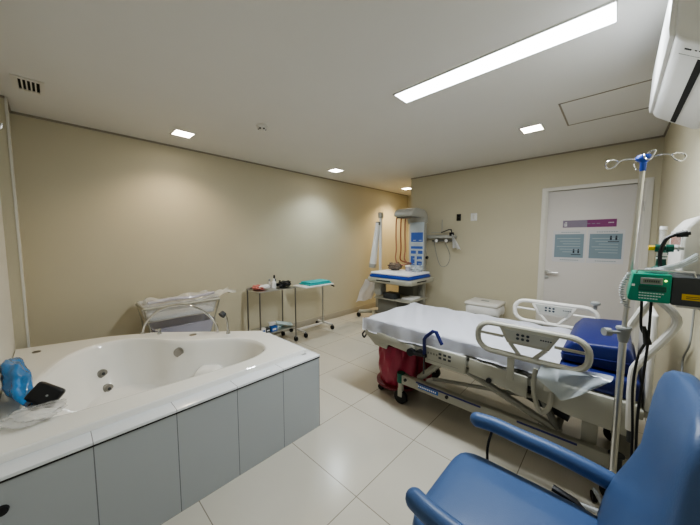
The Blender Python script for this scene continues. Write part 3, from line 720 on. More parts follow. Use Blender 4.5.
g = G().tube([(4.19, 2.08, 1.36), (4.20, 2.04, 1.15), (4.19, 1.96, 0.98), (4.20, 1.86, 1.0), (4.20, 1.82, 1.15), (4.20, 1.90, 1.34)], 0.004, 8, smooth=6)
obj('cable', g, M['grey'], t)
def napkin(u, v):
    return (4.14+0.02*math.sin(6*u), 1.775-0.10*u*(0.3+v)-0.02*v, 1.47-0.20*v-0.03*u+0.008*math.sin(12*u+4*v))
tag(obj('hanging_cloth_strip', G().grid(napkin, 10, 12, 0.004), M['cloth']), 'white cloth hanging from the end of the wall rail', 'cloth')
for o_ in (rail_t, bpy.data.objects['hanging_cloth_strip']): o_.location = o_.location+V((0, 0.035, 0.015))
# sockets on the wall
t = thing('wall_socket', 'dark wall socket plate right of the equipment rail', 'wall socket', (XD, 1.756, 1.70))
obj('plate', G().box(XD-0.008, XD, 1.725, 1.79, 1.69, 1.79, 0.003), M['brown_dark'], t)
obj('socket_hole', G().box(XD-0.0095, XD-0.0075, 1.74, 1.775, 1.705, 1.735).box(XD-0.0095, XD-0.0075, 1.74, 1.775, 1.745, 1.775), M['slot'], t)
t = thing('light_switch', 'white switch plate on the far wall above the bed', 'switch', (XD, 1.535, 1.69))
obj('plate', G().box(XD-0.008, XD, 1.49, 1.58, 1.68, 1.79, 0.003), M['white'], t)
obj('rocker', G().box(XD-0.012, XD-0.007, 1.52, 1.55, 1.71, 1.76, 0.002), M['white_paint'], t)

# waste bin under the wall
t = thing('laundry_bin', 'white lidded bin with a plastic liner between bed and far wall', 'bin', (3.98, 1.25, 0))
g = G().box(3.80, 4.16, 1.05, 1.45, 0.02, 0.50, 0.09, 5)
obj('body', g, M['cream'], t)
obj('lid', G().box(3.79, 4.17, 1.04, 1.46, 0.530, 0.580, 0.024, 4), M['white_paint'], t)
obj('pedal', G().box(3.74, 3.80, 1.21, 1.29, 0.02, 0.035, 0.004), M['black'], t)
def liner(u, v):
    a = 2*PI*u; r = 1+0.03*math.sin(11*a)*v+0.05*v*(1-v)*4
    ca, sa = math.cos(a), math.sin(a)
    k = (abs(ca)**5+abs(sa)**5)**(-0.2)
    return (3.98+0.185*ca*k*r, 1.25+0.205*sa*k*r, 0.534-0.11*v+0.012*math.sin(7*a)*v)
obj('liner', G().grid(liner, 48, 8), M['cloth'], t)
obj('lid_handle', G().box(3.95, 4.01, 1.20, 1.30, 0.575, 0.583, 0.003), M['grey'], t)

# door signs
t = thing('door_banner', 'purple rectangular sign banner fixed high on the white door', 'sign', (XD, 0.247, 1.55))
XS = XD+0.008
obj('banner', G().box(XS-0.001, XS+0.003, 0.012, 0.486, 1.548, 1.632), M['purple'], t)
obj('banner_left_panel', G().box(XS-0.0018, XS-0.001, 0.26, 0.486, 1.548, 1.632), M['purple_grey'], t)
g = G().lathe([(0.010, -0.0026), (0.010, -0.0018)], 0.455, 1.605, 12, axis='x', z0=XS).box(XS-0.0026, XS-0.0018, 0.445, 0.465, 1.562, 1.592)
g.tube([(XS-0.002, 0.470, 1.60), (XS-0.002, 0.474, 1.575), (XS-0.002, 0.462, 1.56)], 0.003, 6)
obj('symbol', g, M['poster'], t)
g = G()
for k in range(7): g.box(XS-0.0026, XS-0.0018, 0.40-k*0.042, 0.425-k*0.042+0.006, 1.584, 1.592)
obj('small_lettering', g, M['purple_grey'], t)
g = G()
for k in range(4): g.box(XS-0.0026, XS-0.0018, 0.035+k*0.012, 0.043+k*0.012, 1.588, 1.600)
obj('lettering', g, M['poster'], t)
for (ya, yb, za, zb, lab, px) in ((0.262, 0.575, 1.135, 1.515, 'left one of two blue and white notice posters on the door', 0.35), (-0.062, 0.248, 1.135, 1.515, 'right one of two blue and white notice posters on the door', 0.06)):
    t = thing('notice_poster', lab, 'poster', (XD, (ya+yb)/2, za), 'notice posters on the door')
    obj('paper', G().box(XS-0.0005, XS+0.002, ya, yb, za, zb), M['poster'], t)
    obj('printed_field', G().box(XS-0.0012, XS-0.0005, ya+0.018, yb-0.018, za+0.055, zb-0.045), M['poster_blue'], t)
    g = G()
    for k in range(6): g.box(XS-0.0018, XS-0.0012, ya+0.05+0.0*(k % 3), yb-0.04-(k % 3)*0.03, zb-0.10-k*0.032, zb-0.094-k*0.032)
    obj('text_line', g, M['poster_line'], t)
    g = G()
    zz = 1.245 if px > 0.2 else 1.40
    yl = ya+0.085 if px > 0.2 else ya+0.09
    for dy in (-0.022, 0.022):
        g.box(XS-0.0024, XS-0.0018, yl+dy-0.008, yl+dy+0.008, zz, zz+0.030).lathe([(0.008, -0.0024), (0.008, -0.0018)], yl+dy, zz+0.040, 10, axis='x', z0=XS)
    g.box(XS-0.0024, XS-0.0018, yl-0.045, yl+0.045, zz-0.022, zz-0.014)
    obj('pictogram', g, M['ink'], t)
    g = G()
    for k in range(9): g.box(XS-0.0018, XS-0.0005, ya+0.06+k*0.02, ya+0.074+k*0.02, zb-0.028, zb-0.020)
    for k in range(9): g.box(XS-0.0018, XS-0.0005, ya+0.06+k*0.02, ya+0.074+k*0.02, za+0.022, za+0.030)
    obj('caption', g, M['poster_blue'], t)

# ------------------------------------------------------------------ hospital bed
t = bed = thing('hospital_bed', 'electric hospital bed with cream side rails, head end at the right wall', 'bed', (2.3, 0.75, 0))
g = G()
for x in (1.99, 2.61): g.box(x-0.025, x+0.025, -0.14, 1.30, 0.185, 0.265, 0.008)
for y in (-0.10, 1.24): g.box(1.99, 2.61, y-0.03, y+0.03, 0.19, 0.26, 0.008)
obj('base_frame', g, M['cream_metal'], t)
obj('base_stripe', G().box(1.9625, 1.9655, 0.62, 1.12, 0.246, 0.258), M['navy_grip'], t)
obj('base_stripe', G().box(1.9625, 1.9655, 0.93, 1.10, 0.212, 0.242), M['box_blue'], t)
obj('base_stripe', G().box(1.9625, 1.9655, 0.10, 0.40, 0.246, 0.258), M['navy_grip'], t)
g = G()
for k in range(10): g.box(1.961, 1.9625, 1.09-k*0.016, 1.10-k*0.016, 0.222, 0.234)
obj('base_lettering', g, M['white'], t)
for (x, y) in ((1.99, 1.28), (2.61, 1.28), (1.99, -0.06), (2.61, -0.06)):
    c = obj('caster', G().cyl((x, y, 0.13), (x, y, 0.20), 0.024, 14).box(x-0.020, x+0.020, y-0.022, y+0.022, 0.06, 0.14, 0.006), M['cream'], t)
    obj('wheel', G().cyl((x-0.016, y, 0.058), (x+0.016, y, 0.058), 0.058, 20), M['rubber'], c)
    obj('brake_cover', G().cyl((x, y, 0.19), (x, y, 0.27), 0.034, 14), M['green_dark'] if y > 0 else M['dark'], c)
# lifting arms
for x in (2.03, 2.57):
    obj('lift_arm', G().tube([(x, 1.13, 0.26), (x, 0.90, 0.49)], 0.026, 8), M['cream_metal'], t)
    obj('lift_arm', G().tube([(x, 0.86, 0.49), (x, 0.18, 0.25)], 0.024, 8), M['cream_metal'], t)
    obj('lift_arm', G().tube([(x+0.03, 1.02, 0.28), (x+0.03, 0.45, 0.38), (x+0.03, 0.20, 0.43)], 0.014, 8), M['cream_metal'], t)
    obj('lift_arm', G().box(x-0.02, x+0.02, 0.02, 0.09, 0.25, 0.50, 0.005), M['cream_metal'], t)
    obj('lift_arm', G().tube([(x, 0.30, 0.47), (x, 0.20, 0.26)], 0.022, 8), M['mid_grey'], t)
for (yy, zz) in ((0.88, 0.49), (0.20, 0.27), (1.1, 0.28)): obj('cross_tube', G().cyl((2.03, yy, zz), (2.57, yy, zz), 0.02), M['cream_metal'], t)
obj('motor', G().box(2.22, 2.38, 0.20, 0.75, 0.36, 0.46, 0.02, 3), M['dark'], t)
obj('motor', G().cyl((2.15, 0.60, 0.42), (2.10, 0.15, 0.33), 0.032), M['dark'], t)
# upper frame
g = G()
for x in (1.93, 2.67): g.box(x-0.022, x+0.022, -0.14, 1.58, 0.53, 0.575, 0.006)
for y in (-0.12, 0.4, 0.95, 1.54): g.box(1.93, 2.67, y-0.02, y+0.02, 0.53, 0.57, 0.005)
obj('upper_frame', g, M['cream'], t)
obj('foot_arm_cover', G().prism([(1.60, 0.605), (1.60, 0.56), (1.50, 0.535), (1.10, 0.505), (1.10, 0.575), (1.40, 0.605)], 'x', 1.890, 1.905, 0.004), M['cream'], t)
obj('foot_arm_cover', G().prism([(1.60, 0.60), (1.60, 0.56), (1.50, 0.48), (1.38, 0.47), (1.34, 0.56), (1.40, 0.60)], 'x', 1.905, 1.925, 0.006), M['cream'], t)
pn = obj('control_box', G().box(1.875, 1.905, 0.70, 1.00, 0.485, 0.612, 0.008), M['cream'], t)
g = G()
for i in range(3):
    for j in range(2): g.box(1.872, 1.8755, 0.80+i*0.035, 0.82+i*0.035, 0.545+j*0.028, 0.56+j*0.028)
obj('button', g, M['dark'], pn)
g = G()
for i in range(4): g.box(1.8735, 1.8755, 0.90+i*0.022, 0.912+i*0.022, 0.56, 0.575)
g.box(1.8735, 1.8755, 0.75, 0.98, 0.515, 0.5165)
obj('printed_mark', g, M['mid_grey'], pn)
obj('cover_panel', G().prism([(0.68, 0.605), (0.68, 0.505), (0.34, 0.46), (0.34, 0.59)], 'x', 1.885, 1.91, 0.004), M['cream'], t)
obj('cover_panel', G().prism([(0.32, 0.60), (0.32, 0.48), (0.14, 0.44), (-0.12, 0.43), (-0.12, 0.60)], 'x', 1.895, 1.925, 0.004), M['cream'], t)
obj('knob', G().lathe([(0.016, 0), (0.016, -0.012)], 0.55, 0.50, 12, axis='x', z0=1.885), M['black'], t)
obj('knob', G().lathe([(0.012, 0), (0.012, -0.012)], 1.22, 0.235, 12, axis='x', z0=1.965).lathe([(0.012, 0), (0.012, -0.012)], 0.86, 0.23, 12, axis='x', z0=1.965), M['black'], t)
# deck
g = G()
for (a, b_) in ((-0.12, 0.38), (0.40, 0.60), (0.62, 0.98), (1.0, 1.60)): g.box(1.93, 2.67, a, b_, 0.578, 0.598, 0.004)
obj('deck', g, M['cream'], t)
obj('mattress', G().box(1.925, 2.675, -0.125, 1.615, 0.60, 0.705, 0.022, 3), M['navy'], t)
# foot end details
obj('clamp_knob', G().cyl((1.86, 1.12, 0.53), (1.90, 1.12, 0.53), 0.03, 12).cyl((1.86, 1.05, 0.545), (1.90, 1.05, 0.545), 0.022, 12).cyl((1.865, 1.09, 0.53), (1.865, 0.985, 0.54), 0.014, 10), M['black'], t)
obj('clamp_rod', G().cyl((1.862, 1.00, 0.54), (1.862, 1.00, 0.40), 0.006), M['dark'], t)
obj('crank_handle', G().tube([(1.868, 1.00, 0.53), (1.862, 1.00, 0.665), (1.860, 0.985, 0.69), (1.856, 0.93, 0.742), (1.856, 0.905, 0.742), (1.858, 0.86, 0.66)], 0.012, 10), M['navy_grip'], t)
obj('hook_loop', G().tube([(1.92, 1.62, 0.58), (1.92, 1.655, 0.54), (1.95, 1.66, 0.50), (1.99, 1.655, 0.54), (1.99, 1.62, 0.58)], 0.008, 8, smooth=4), M['dark'], t)
# drainage-bag loop below the near rail
obj('drain_hook', G().tube([(1.875, 0.30, 0.66), (1.868, 0.305, 0.55), (1.866, 0.285, 0.46), (1.866, 0.26, 0.42), (1.866, 0.225, 0.47), (1.872, 0.22, 0.60), (1.88, 0.22, 0.66)], 0.013, 10, smooth=4), M['cream'], t)
# side rails
def rail(x, s, m):
    """one head-end side rail in the plane x; y from 0.62 down to 0.045"""
    sx = x
    g = G()
    ya, yb, zb_, zt = 0.045, 0.625, 0.715, 0.915
    def rr(y0, y1, z0, z1, r):
        P = []
        for (cy, cz, a0) in ((y1-r, z1-r, 0), (y0+r, z1-r, 90), (y0+r, z0+r, 180), (y1-r, z0+r, 270)):
            for k in range(6): a = R(a0+k*18); P.append(V((sx, cy+r*math.cos(a), cz+r*math.sin(a))))
        return P
    g.tube(rr(ya, yb, zb_, zt, 0.085), 0.018, 10, closed=True, flat=1.0)
    g.tube([(sx, yb, 0.835), (sx, 0.47, 0.835)], 0.010, 8).tube([(sx, ya, 0.835), (sx, 0.20, 0.835)], 0.010, 8)
    g.tube([(sx, 0.43, 0.80), (sx, 0.37, 0.72)], 0.013, 8).tube([(sx, 0.24, 0.80), (sx, 0.30, 0.72)], 0.013, 8)
    o = obj('side_rail', g, m, bed)
    obj('rail_panel', G().prism([(0.50, 0.915), (0.17, 0.915), (0.225, 0.80), (0.445, 0.80)], 'x', sx-0.013, sx+0.013, 0.006), m, o)
    obj('keypad', G().prism([(0.465, 0.895), (0.205, 0.895), (0.238, 0.82), (0.432, 0.82)], 'x', sx-s*0.013, sx-s*0.0165, 0.0), M['hood'] if s > 0 else M['screen_light'], o)
    g = G()
    for i in range(3):
        for j in range(2):
            g.lathe([(0.009, -0.0008), (0.009, 0.0008)], 0.385-i*0.027, 0.872-j*0.026, 10, axis='x', z0=sx-s*0.0173)
    obj('key', g, M['ink'] if s > 0 else M['blue_plastic'], o)
    g = G()
    for i in range(5): g.box(sx-s*0.0166, sx-s*0.0175, 0.268-i*0.012, 0.260-i*0.012, 0.862, 0.870)
    obj('rail_lettering', g, M['ink'], o)
    for yy in (0.20, 0.40): obj('rail_support', G().box(sx-0.008, sx+0.008, yy, yy+0.04, 0.56, 0.72, 0.004), M['cream'], o)
    return o
def settle(o):
    for q in [o]+list(o.children):
        for v in q.data.vertices:
            v.co.z = 0.715+(v.co.z-0.715)*0.86 if v.co.z > 0.715 else v.co.z
            yy = v.co.y+0.75; v.co.y = 0.070+(yy-0.045)*0.94-0.75
settle(rail(1.85, 1, M['cream']))
settle(rail(2.75, 1, M['white_paint']))
# head end
for x in (1.84, 2.70):
    g = G().tube([(x+0.03, -0.07, 0.99), (x, -0.125, 1.125), (x, -0.160, 1.122), (x, -0.205, 1.065), (x, -0.195, 1.00), (x, -0.110, 0.84), (x, -0.087, 0.76), (x, -0.093, 0.50)], 0.016, 10, smooth=3)
    o = obj('head_tube', g, M['white_paint'], t)
    obj('tube_tip', G().cyl((x, -0.093, 0.505), (x, -0.094, 0.44), 0.010, 10), M['dark'], o)
obj('headboard', G().box(1.95, 2.65, -0.165, -0.140, 0.56, 1.045, 0.010, 3), M['white_paint'], t)
obj('head_bracket', G().box(1.95, 2.65, -0.165, -0.13, 0.53, 0.56), M['cream'], t)

# fitted sheet lying over the mattress
def sheetf(u, v):
    # u across (near side -> far side), v along (foot -> head)
    w = 0.79; hangN = 0.118+0.016*math.sin(5*v+0.6) ; hangF = 0.08
    tot = w+hangN+hangF; s_ = u*tot
    x0 = 1.90; top = 0.722
    y = 1.635-v*1.44
    wr = 0.006*math.sin(23*v*1.4+6*u)*math.sin(9*u+3*v)+0.003*math.sin(50*v+20*u)
    if s_ < hangN: x, z = x0-0.008-(0.008*math.sin(26*v)+0.006*math.sin(61*v+2))*(1-s_/hangN), top-(hangN-s_)
    elif s_ < hangN+w: x, z = x0+(s_-hangN), top+wr
    else: x, z = x0+w+0.004, top-(s_-hangN-w)
    # round the edges
    e = min(abs(s_-hangN), abs(s_-hangN-w))
    if e < 0.03: z -= 0.012*(1-e/0.03)
    # foot end drop
    if v < 0.05:
        k = (0.05-v)/0.05
        z -= 0.10*k**1.5 if hangN < s_ < hangN+w else 0
        y = 1.635-0.05*1.44+0.02*(math.sin(k*PI/2))+0.045*k
    return (x, y, z)
s_o = obj('bed_sheet', G().grid(sheetf, 70, 90, 0.003), M['sheet'], ang=80)
tag(s_o, 'white sheet draped over the hospital bed mattress', 'bed sheet')
# pillow
t = thing('pillow', 'dark blue vinyl block pillow at the head of the bed', 'pillow', (2.30, 0.06, 0.70))
def pil(x0, x1, y0, y1, z0, z1, bev): return G().box(x0, x1, y0, y1, z0, z1, bev, 4)
obj('cushion', G().prism([(-0.10, 0.712), (-0.10, 0.79), (-0.075, 0.855), (0.15, 0.835), (0.20, 0.77), (0.20, 0.712)], 'x', 1.97, 2.66, 0.020, 4), M['navy'], t)
obj('seam', G().tube([(1.969, -0.10, 0.775), (1.969, 0.20, 0.755)], 0.004, 6), M['navy_grip'], t)
# knob seen beyond the pillow
obj('rail_knob', G().lathe([(0.012, 0), (0.012, 0.03), (0.028, 0.035), (0.030, 0.05), (0.02, 0.058)], 2.75, 0.09, 16, z0=0.885), M['grey'], bed)
# hanging film corner
def film(u, v):
    y = 0.265-0.29*u; z = 0.722+0.010*u-v*(0.185-0.16*abs(u-0.4)**1.0*1.6)
    z = max(z, 0.53)
    return (1.828+0.010*math.sin(9*u+5*v)-0.012*v+0.05*max(0, 0.12-v)*4, y+0.02*v, z-0.0)
tag(obj('plastic_bed_cover', G().grid(film, 18, 14), M['film']), 'glossy grey-blue plastic cover corner hanging over the bed edge below the pillow', 'plastic cover')

# ------------------------------------------------------------------ red bag hamper under the foot of the bed
hx, hy = 2.17, 1.42
t = thing('waste_hamper', 'red bag waste hamper on black castors under the foot of the bed', 'waste hamper', (hx, hy, 0))
obj('dolly', G().lathe([(0.19, 0), (0.205, 0.01), (0.205, 0.03), (0.18, 0.035)], hx, hy, 28, z0=0.075), M['red_dark'], t)
def bag(u, v):
    a = 2*PI*u; r = 0.165+0.022*math.sin(3.0*v)+0.006*math.sin(9*a+7*v)+0.004*math.sin(17*a-9*v)
    return (hx+r*math.cos(a), hy+r*math.sin(a), 0.11+0.36*v)
obj('bag', G().grid(bag, 56, 20).lathe([(0.155, 0), (0.165, 0.004)], hx, hy, 28, z0=0.108), M['red_bag'], t)
def bagf(u, v):
    a = R(-150)+u*R(110); r = 0.20+0.06*v+0.012*math.sin(9*u*3+3*v)
    return (hx+r*math.cos(a)*0.95, hy-0.03+r*math.sin(a)*1.05, 0.46-0.26*v*(0.55+0.45*math.sin(u*PI)))
obj('bag_overhang', G().grid(bagf, 26, 12), M['red_bag'], t)
obj('rim', G().lathe([(0.185, 0), (0.20, 0.008), (0.185, 0.02), (0.165, 0.012)], hx, hy, 28, z0=0.465), M['red_dark'], t)
for k in range(4):
    a = PI/4+k*PI/2; x, y = hx+0.165*math.cos(a), hy+0.165*math.sin(a)
    c = obj('caster', G().cyl((x, y, 0.04), (x, y, 0.076), 0.009), M['grey'], t)
    obj('wheel', G().cyl((x-0.013, y, 0.028), (x+0.013, y, 0.028), 0.028, 16), M['rubber'], c)

# ------------------------------------------------------------------ drip stand
px, py = 1.735, -0.044
t = thing('iv_pole', 'steel drip stand with four wire hooks and blue hub beside the bed head', 'drip stand', (px, py, 0))
obj('lower_pole', G().cyl((px, py, 0.08), (px, py, 1.00), 0.0135), M['steel'], t)
obj('upper_pole', G().cyl((px, py, 0.98), (px, py-0.019, 1.72), 0.009), M['steel'], t)
c = obj('locking_collar', G().lathe([(0.016, 0), (0.020, 0.02), (0.024, 0.055), (0.028, 0.06), (0.026, 0.068)], px, py, 20, z0=0.945), M['grey'], t)
obj('locking_knob', G().cyl((px-0.02, py+0.012, 0.99), (px-0.045, py+0.05, 0.99), 0.007).cyl((px-0.040, py+0.045, 0.99), (px-0.055, py+0.065, 0.99), 0.018, 14), M['grey'], c)
obj('hub', G().lathe([(0.010, 0), (0.011, 0.035), (0.026, 0.05), (0.025, 0.06), (0.020, 0.066)], px, py-0.019, 20, z0=1.69), M['blue_plastic'], t)
for k in range(4):
    a = R(100+k*90-12); ca, sa = math.cos(a), math.sin(a)
    def q(r, s_, z): return (px+ca*r-sa*s_, py-0.019+sa*r+ca*s_, z)
    g = G().tube([q(0.015, 0, 1.745), q(0.05, 0, 1.748), q(0.075, 0.0, 1.742), q(0.09, 0.006, 1.722), q(0.108, 0.018, 1.716), q(0.118, 0.026, 1.730), q(0.112, 0.030, 1.745), q(0.092, 0.022, 1.750), q(0.08, 0.010, 1.744)], 0.0032, 7, smooth=4)
    obj('hook', g, M['chrome'], t)
for k in range(5):
    a = 2*PI*k/5+0.3; ca, sa = math.cos(a), math.sin(a)
    L_ = 0.20
    obj('foot', G().tube([(px, py, 0.10), (px+ca*L_*0.5, py+sa*L_*0.5, 0.085), (px+ca*L_, py+sa*L_, 0.065)], 0.012, 8), M['grey'], t)
    obj('wheel', G().cyl((px+ca*L_-sa*0.01, py+sa*L_+ca*0.01, 0.026), (px+ca*L_+sa*0.01, py+sa*L_-ca*0.01, 0.026), 0.026, 14).cyl((px+ca*L_, py+sa*L_, 0.03), (px+ca*L_, py+sa*L_, 0.065), 0.006, 8), M['rubber'], t)

# ------------------------------------------------------------------ green monitor on the right wall
t = thing('transport_ventilator', 'green and grey medical ventilator box with small display on the right wall', 'ventilator', (1.6, -0.16, 1.165))
obj('green_case', G().prism([(-0.040, 1.178), (-0.052, 1.275), (-0.150, 1.275), (-0.150, 1.172), (-0.050, 1.172)], 'x', 1.50, 1.68, 0.004), M['green'], t)
obj('grey_case', G().box(1.502, 1.68, -0.285, -0.1505, 1.170, 1.270, 0.004), M['dark'], t)
obj('recessed_face', G().box(1.496, 1.501, -0.138, -0.068, 1.212, 1.232, 0.002), M['green_dark'], t)
o = obj('display_bezel', G().box(1.494, 1.501, -0.128, -0.072, 1.238, 1.262, 0.002), M['grey'], t)
obj('lcd', G().box(1.4925, 1.4945, -0.122, -0.078, 1.243, 1.257), M['lcd'], o)
g = G()
for k in range(7): g.box(1.4915, 1.4928, -0.119+k*0.0055, -0.1155+k*0.0055, 1.247, 1.2535)
obj('lcd_digits', g, M['dark'], o)
g = G()
for j in range(3):
    for k in range(9-j): g.box(1.4988, 1.5003, -0.070-k*0.0072, -0.0755-k*0.0072, 1.203-j*0.010, 1.207-j*0.010)
obj('lettering', g, M['mint'], t)
obj('indicator', G().ball((1.497, -0.135, 1.254), 0.0035), M['led'], t)
obj('side_switch', G().box(1.496, 1.502, -0.058, -0.050, 1.228, 1.236), M['white'], t)
g = G().box(1.4985, 1.5025, -0.225, -0.175, 1.192, 1.213)
o = obj('warning_label', g, M['yellow'], t)
g = G()
for j in range(2): g.box(1.4978, 1.4986, -0.215, -0.185, 1.197+j*0.006, 1.199+j*0.006)
obj('label_lines', g, M['ink'], o)
obj('carry_frame', G().tube([(1.52, -0.060, 1.272), (1.52, -0.065, 1.287), (1.52, -0.20, 1.287), (1.52, -0.205, 1.268)], 0.0035, 8), M['steel'], t)
obj('wall_bracket', G().box(1.55, 1.64, YB, -0.17, 1.155, 1.170, 0.002), M['white_paint'], t)
# coiled hose
P = []
for i in range(150):
    s_ = i/149; a = s_*2*PI*14
    base = V((1.60+0.01*s_, -0.045+0.020*math.sin(s_*PI), 1.268-0.145*s_)) if s_ < 0.85 else V((1.61, -0.030-0.02*(s_-0.85)/0.15, 1.268-0.145*s_))
    P.append(base+V((0.007*math.cos(a), 0.007*math.sin(a), 0)))
g = G().tube(P, 0.0022, 6)
obj('coiled_hose', g, M['hose_grey'], t)
for (pts, lab) in (([(1.62, -0.086, 1.165), (1.62, -0.090, 1.05), (1.62, -0.108, 1.00), (1.61, -0.088, 0.93), (1.60, -0.080, 0.80), (1.60, -0.090, 0.60), (1.58, -0.10, 0.30), (1.55, -0.14, 0.06)], 'a'),
                   ([(1.62, -0.112, 1.165), (1.61, -0.112, 1.0), (1.60, -0.106, 0.85), (1.59, -0.10, 0.65), (1.57, -0.115, 0.35), (1.53, -0.16, 0.06)], 'b')):
    obj('power_cable', G().tube(pts, 0.0045, 8, smooth=6), M['black'], t)
obj('cable_plug', G().tube([(1.615, -0.097, 1.055), (1.612, -0.112, 0.985)], 0.010, 8, rs=[0.006, 0.013]), M['black'], t)

# gas outlet console behind it
t = thing('wall_gas_console', 'white bedhead wall console with gas outlets behind the green ventilator', 'wall console', (1.91, YB, 1.2))
prof = [(YB, 1.20), (-0.20, 1.20), (-0.190, 1.24), (-0.190, 1.40), (-0.20, 1.45), (-0.23, 1.495), (YB, 1.515)]
obj('casing', G().prism(prof, 'x', 1.70, 2.12, 0.008, 3), M['white_paint'], t)
obj('rail_strip', G().box(1.72, 2.10, -0.191, -0.185, 1.26, 1.275), M['steel'], t)
o = obj('flow_chart_label', G().box(1.74, 2.06, -0.192, -0.1885, 1.37, 1.44), M['white'], t)
g = G()
for k in range(9): g.box(1.76+k*0.032, 1.770+k*0.032, -0.1885, -0.187, 1.38, 1.43)
obj('red_marks', g, M['red'], o)
t = thing('flowmeter', 'slim clear flowmeter tube on the right wall beyond the white console', 'flowmeter', (2.22, -0.2, 1.30))
obj('wall_plate', G().box(2.19, 2.25, YB, YB+0.012, 1.30, 1.37, 0.003), M['white_paint'], t)
obj('valve_body', G().cyl((2.22, YB, 1.335), (2.22, -0.165, 1.335), 0.013).cyl((2.22, -0.175, 1.31), (2.22, -0.175, 1.355), 0.014), M['green_dark'], t)
obj('flow_tube', G().cyl((2.22, -0.175, 1.355), (2.22, -0.175, 1.455), 0.013), M['clear'], t)
obj('tube_cap', G().cyl((2.22, -0.175, 1.455), (2.22, -0.175, 1.472), 0.015), M['white'], t)
t = thing('pressure_regulator', 'dark green regulator valve with yellow cap above the green ventilator', 'regulator', (1.66, -0.13, 1.276))
obj('valve_body', G().lathe([(0.026, 0), (0.026, 0.014), (0.015, 0.022), (0.013, 0.05), (0.016, 0.06)], 1.66, -0.132, 16, z0=1.276), M['green_dark'], t)
obj('valve_collar', G().cyl((1.66, -0.132, 1.325), (1.66, -0.132, 1.350), 0.015, 14), M['white'], t)
obj('valve_handle', G().cyl((1.66, -0.112, 1.368), (1.66, -0.136, 1.368), 0.015, 12).cyl((1.66, -0.136, 1.368), (1.66, -0.142, 1.368), 0.009, 12).cyl((1.66, -0.142, 1.368), (1.66, -0.162, 1.368), 0.015, 12), M['green_dark'], t)
obj('yellow_cap', G().cyl((1.66, -0.112, 1.368), (1.66, -0.094, 1.368), 0.010, 12), M['yellow_cap'], t)
obj('connector', G().cyl((1.66, -0.160, 1.368), (1.66, -0.188, 1.368), 0.006, 10).cyl((1.66, -0.172, 1.368), (1.66, -0.176, 1.368), 0.012, 12), M['steel'], t)
g = G().tube([(1.62, -0.128, 1.29), (1.61, -0.124, 1.35), (1.61, -0.135, 1.400), (1.61, -0.155, 1.418), (1.61, -0.178, 1.422), (1.61, -0.195, 1.425)], 0.0065, 8, smooth=6, rs=None)
obj('black_hose', g, M['black'], t)
obj('hose_connector', G().cyl((1.61, -0.160, 1.419), (1.61, -0.188, 1.424), 0.010, 10, r1=0.013), M['black'], t)
g = G()
for k in range(3):
    g.tube([(1.56, -0.11+0.006*k, 1.283), (1.57, -0.14, 1.292+0.004*k), (1.60, -0.175, 1.300+0.006*k), (1.66, -0.22, 1.325+0.01*k)], 0.006, 7, smooth=5)
g.add(blob((1.57, -0.115, 1.285), (0.03, 0.035, 0.010), 41, 10, 8).bm)
tag(obj('clear_tubing', g, M['film']), 'bundle of clear plastic tubing lying on top of the green ventilator', 'tubing')
g = G().tube([(2.05, YB+0.008, 1.19), (2.05, YB+0.010, 1.0), (2.06, YB+0.012, 0.90), (2.20, YB+0.010, 0.78), (2.12, YB+0.012, 0.66), (1.95, YB+0.012, 0.62), (1.90, YB+0.012, 0.20), (1.90, YB+0.02, 0.01)], 0.004, 8, smooth=6)
tag(obj('wall_cable', g, M['hose_grey']), 'thin grey cable hanging down the right wall behind the blue chair', 'cable')

# ------------------------------------------------------------------ blue armchair
t = thing('armchair', 'blue vinyl padded recliner armchair in the right foreground', 'armchair', (1.0, 0.2, 0))
def seatf(g, x0, x1, y0, y1, z0, z1, bev, crown):
    g.box(x0, x1, y0, y1, z0, z1, bev, 5)
g = G()
b = bmesh.new()
nx, ny = 16, 18
sx0, sx1, sy0, sy1 = 0.755, 1.235, -0.06, 0.47
def seat_top(u, v):
    x = sx0+(sx1-sx0)*u; y = sy0+(sy1-sy0)*v
    e = max(0, 1-min(u, 1-u)/0.12)**2+max(0, 1-(1-v)/0.16)**2
    z = 0.462+0.010*math.sin(u*PI)-0.045*min(e, 1.3)
    return V((x, y, z))
# superellipse slab
rings = []
N = 72
for (k, z, sc) in ((0, 0.365, 0.90), (1, 0.36, 0.96), (2, 0.372, 0.99), (3, 0.40, 1.0), (4, 0.425, 1.0), (5, 0.455, 0.985), (6, 0.468, 0.95), (7, 0.475, 0.87), (8, 0.480, 0.7), (9, 0.483, 0.4), (10, 0.484, 0.1)):
    ring = []
    for j in range(N):
        a = 2*PI*j/N; ca, sa = math.cos(a), math.sin(a); kk = (abs(ca)**7+abs(sa)**7)**(-1/7)
        ring.append(b.verts.new(((sx0+sx1)/2+(sx1-sx0)/2*ca*kk*sc, (sy0+sy1)/2+(sy1-sy0)/2*sa*kk*sc, z)))
    rings.append(ring)
for A, B in zip(rings[:-1], rings[1:]):
    for j in range(N): b.faces.new((A[j], A[(j+1) % N], B[(j+1) % N], B[j]))
b.faces.new(rings[0][::-1]); b.faces.new(rings[-1])
bmesh.ops.recalc_face_normals(b, faces=b.faces); g.add(b)
obj('seat', g, M['blue_vinyl'], t, ang=60)
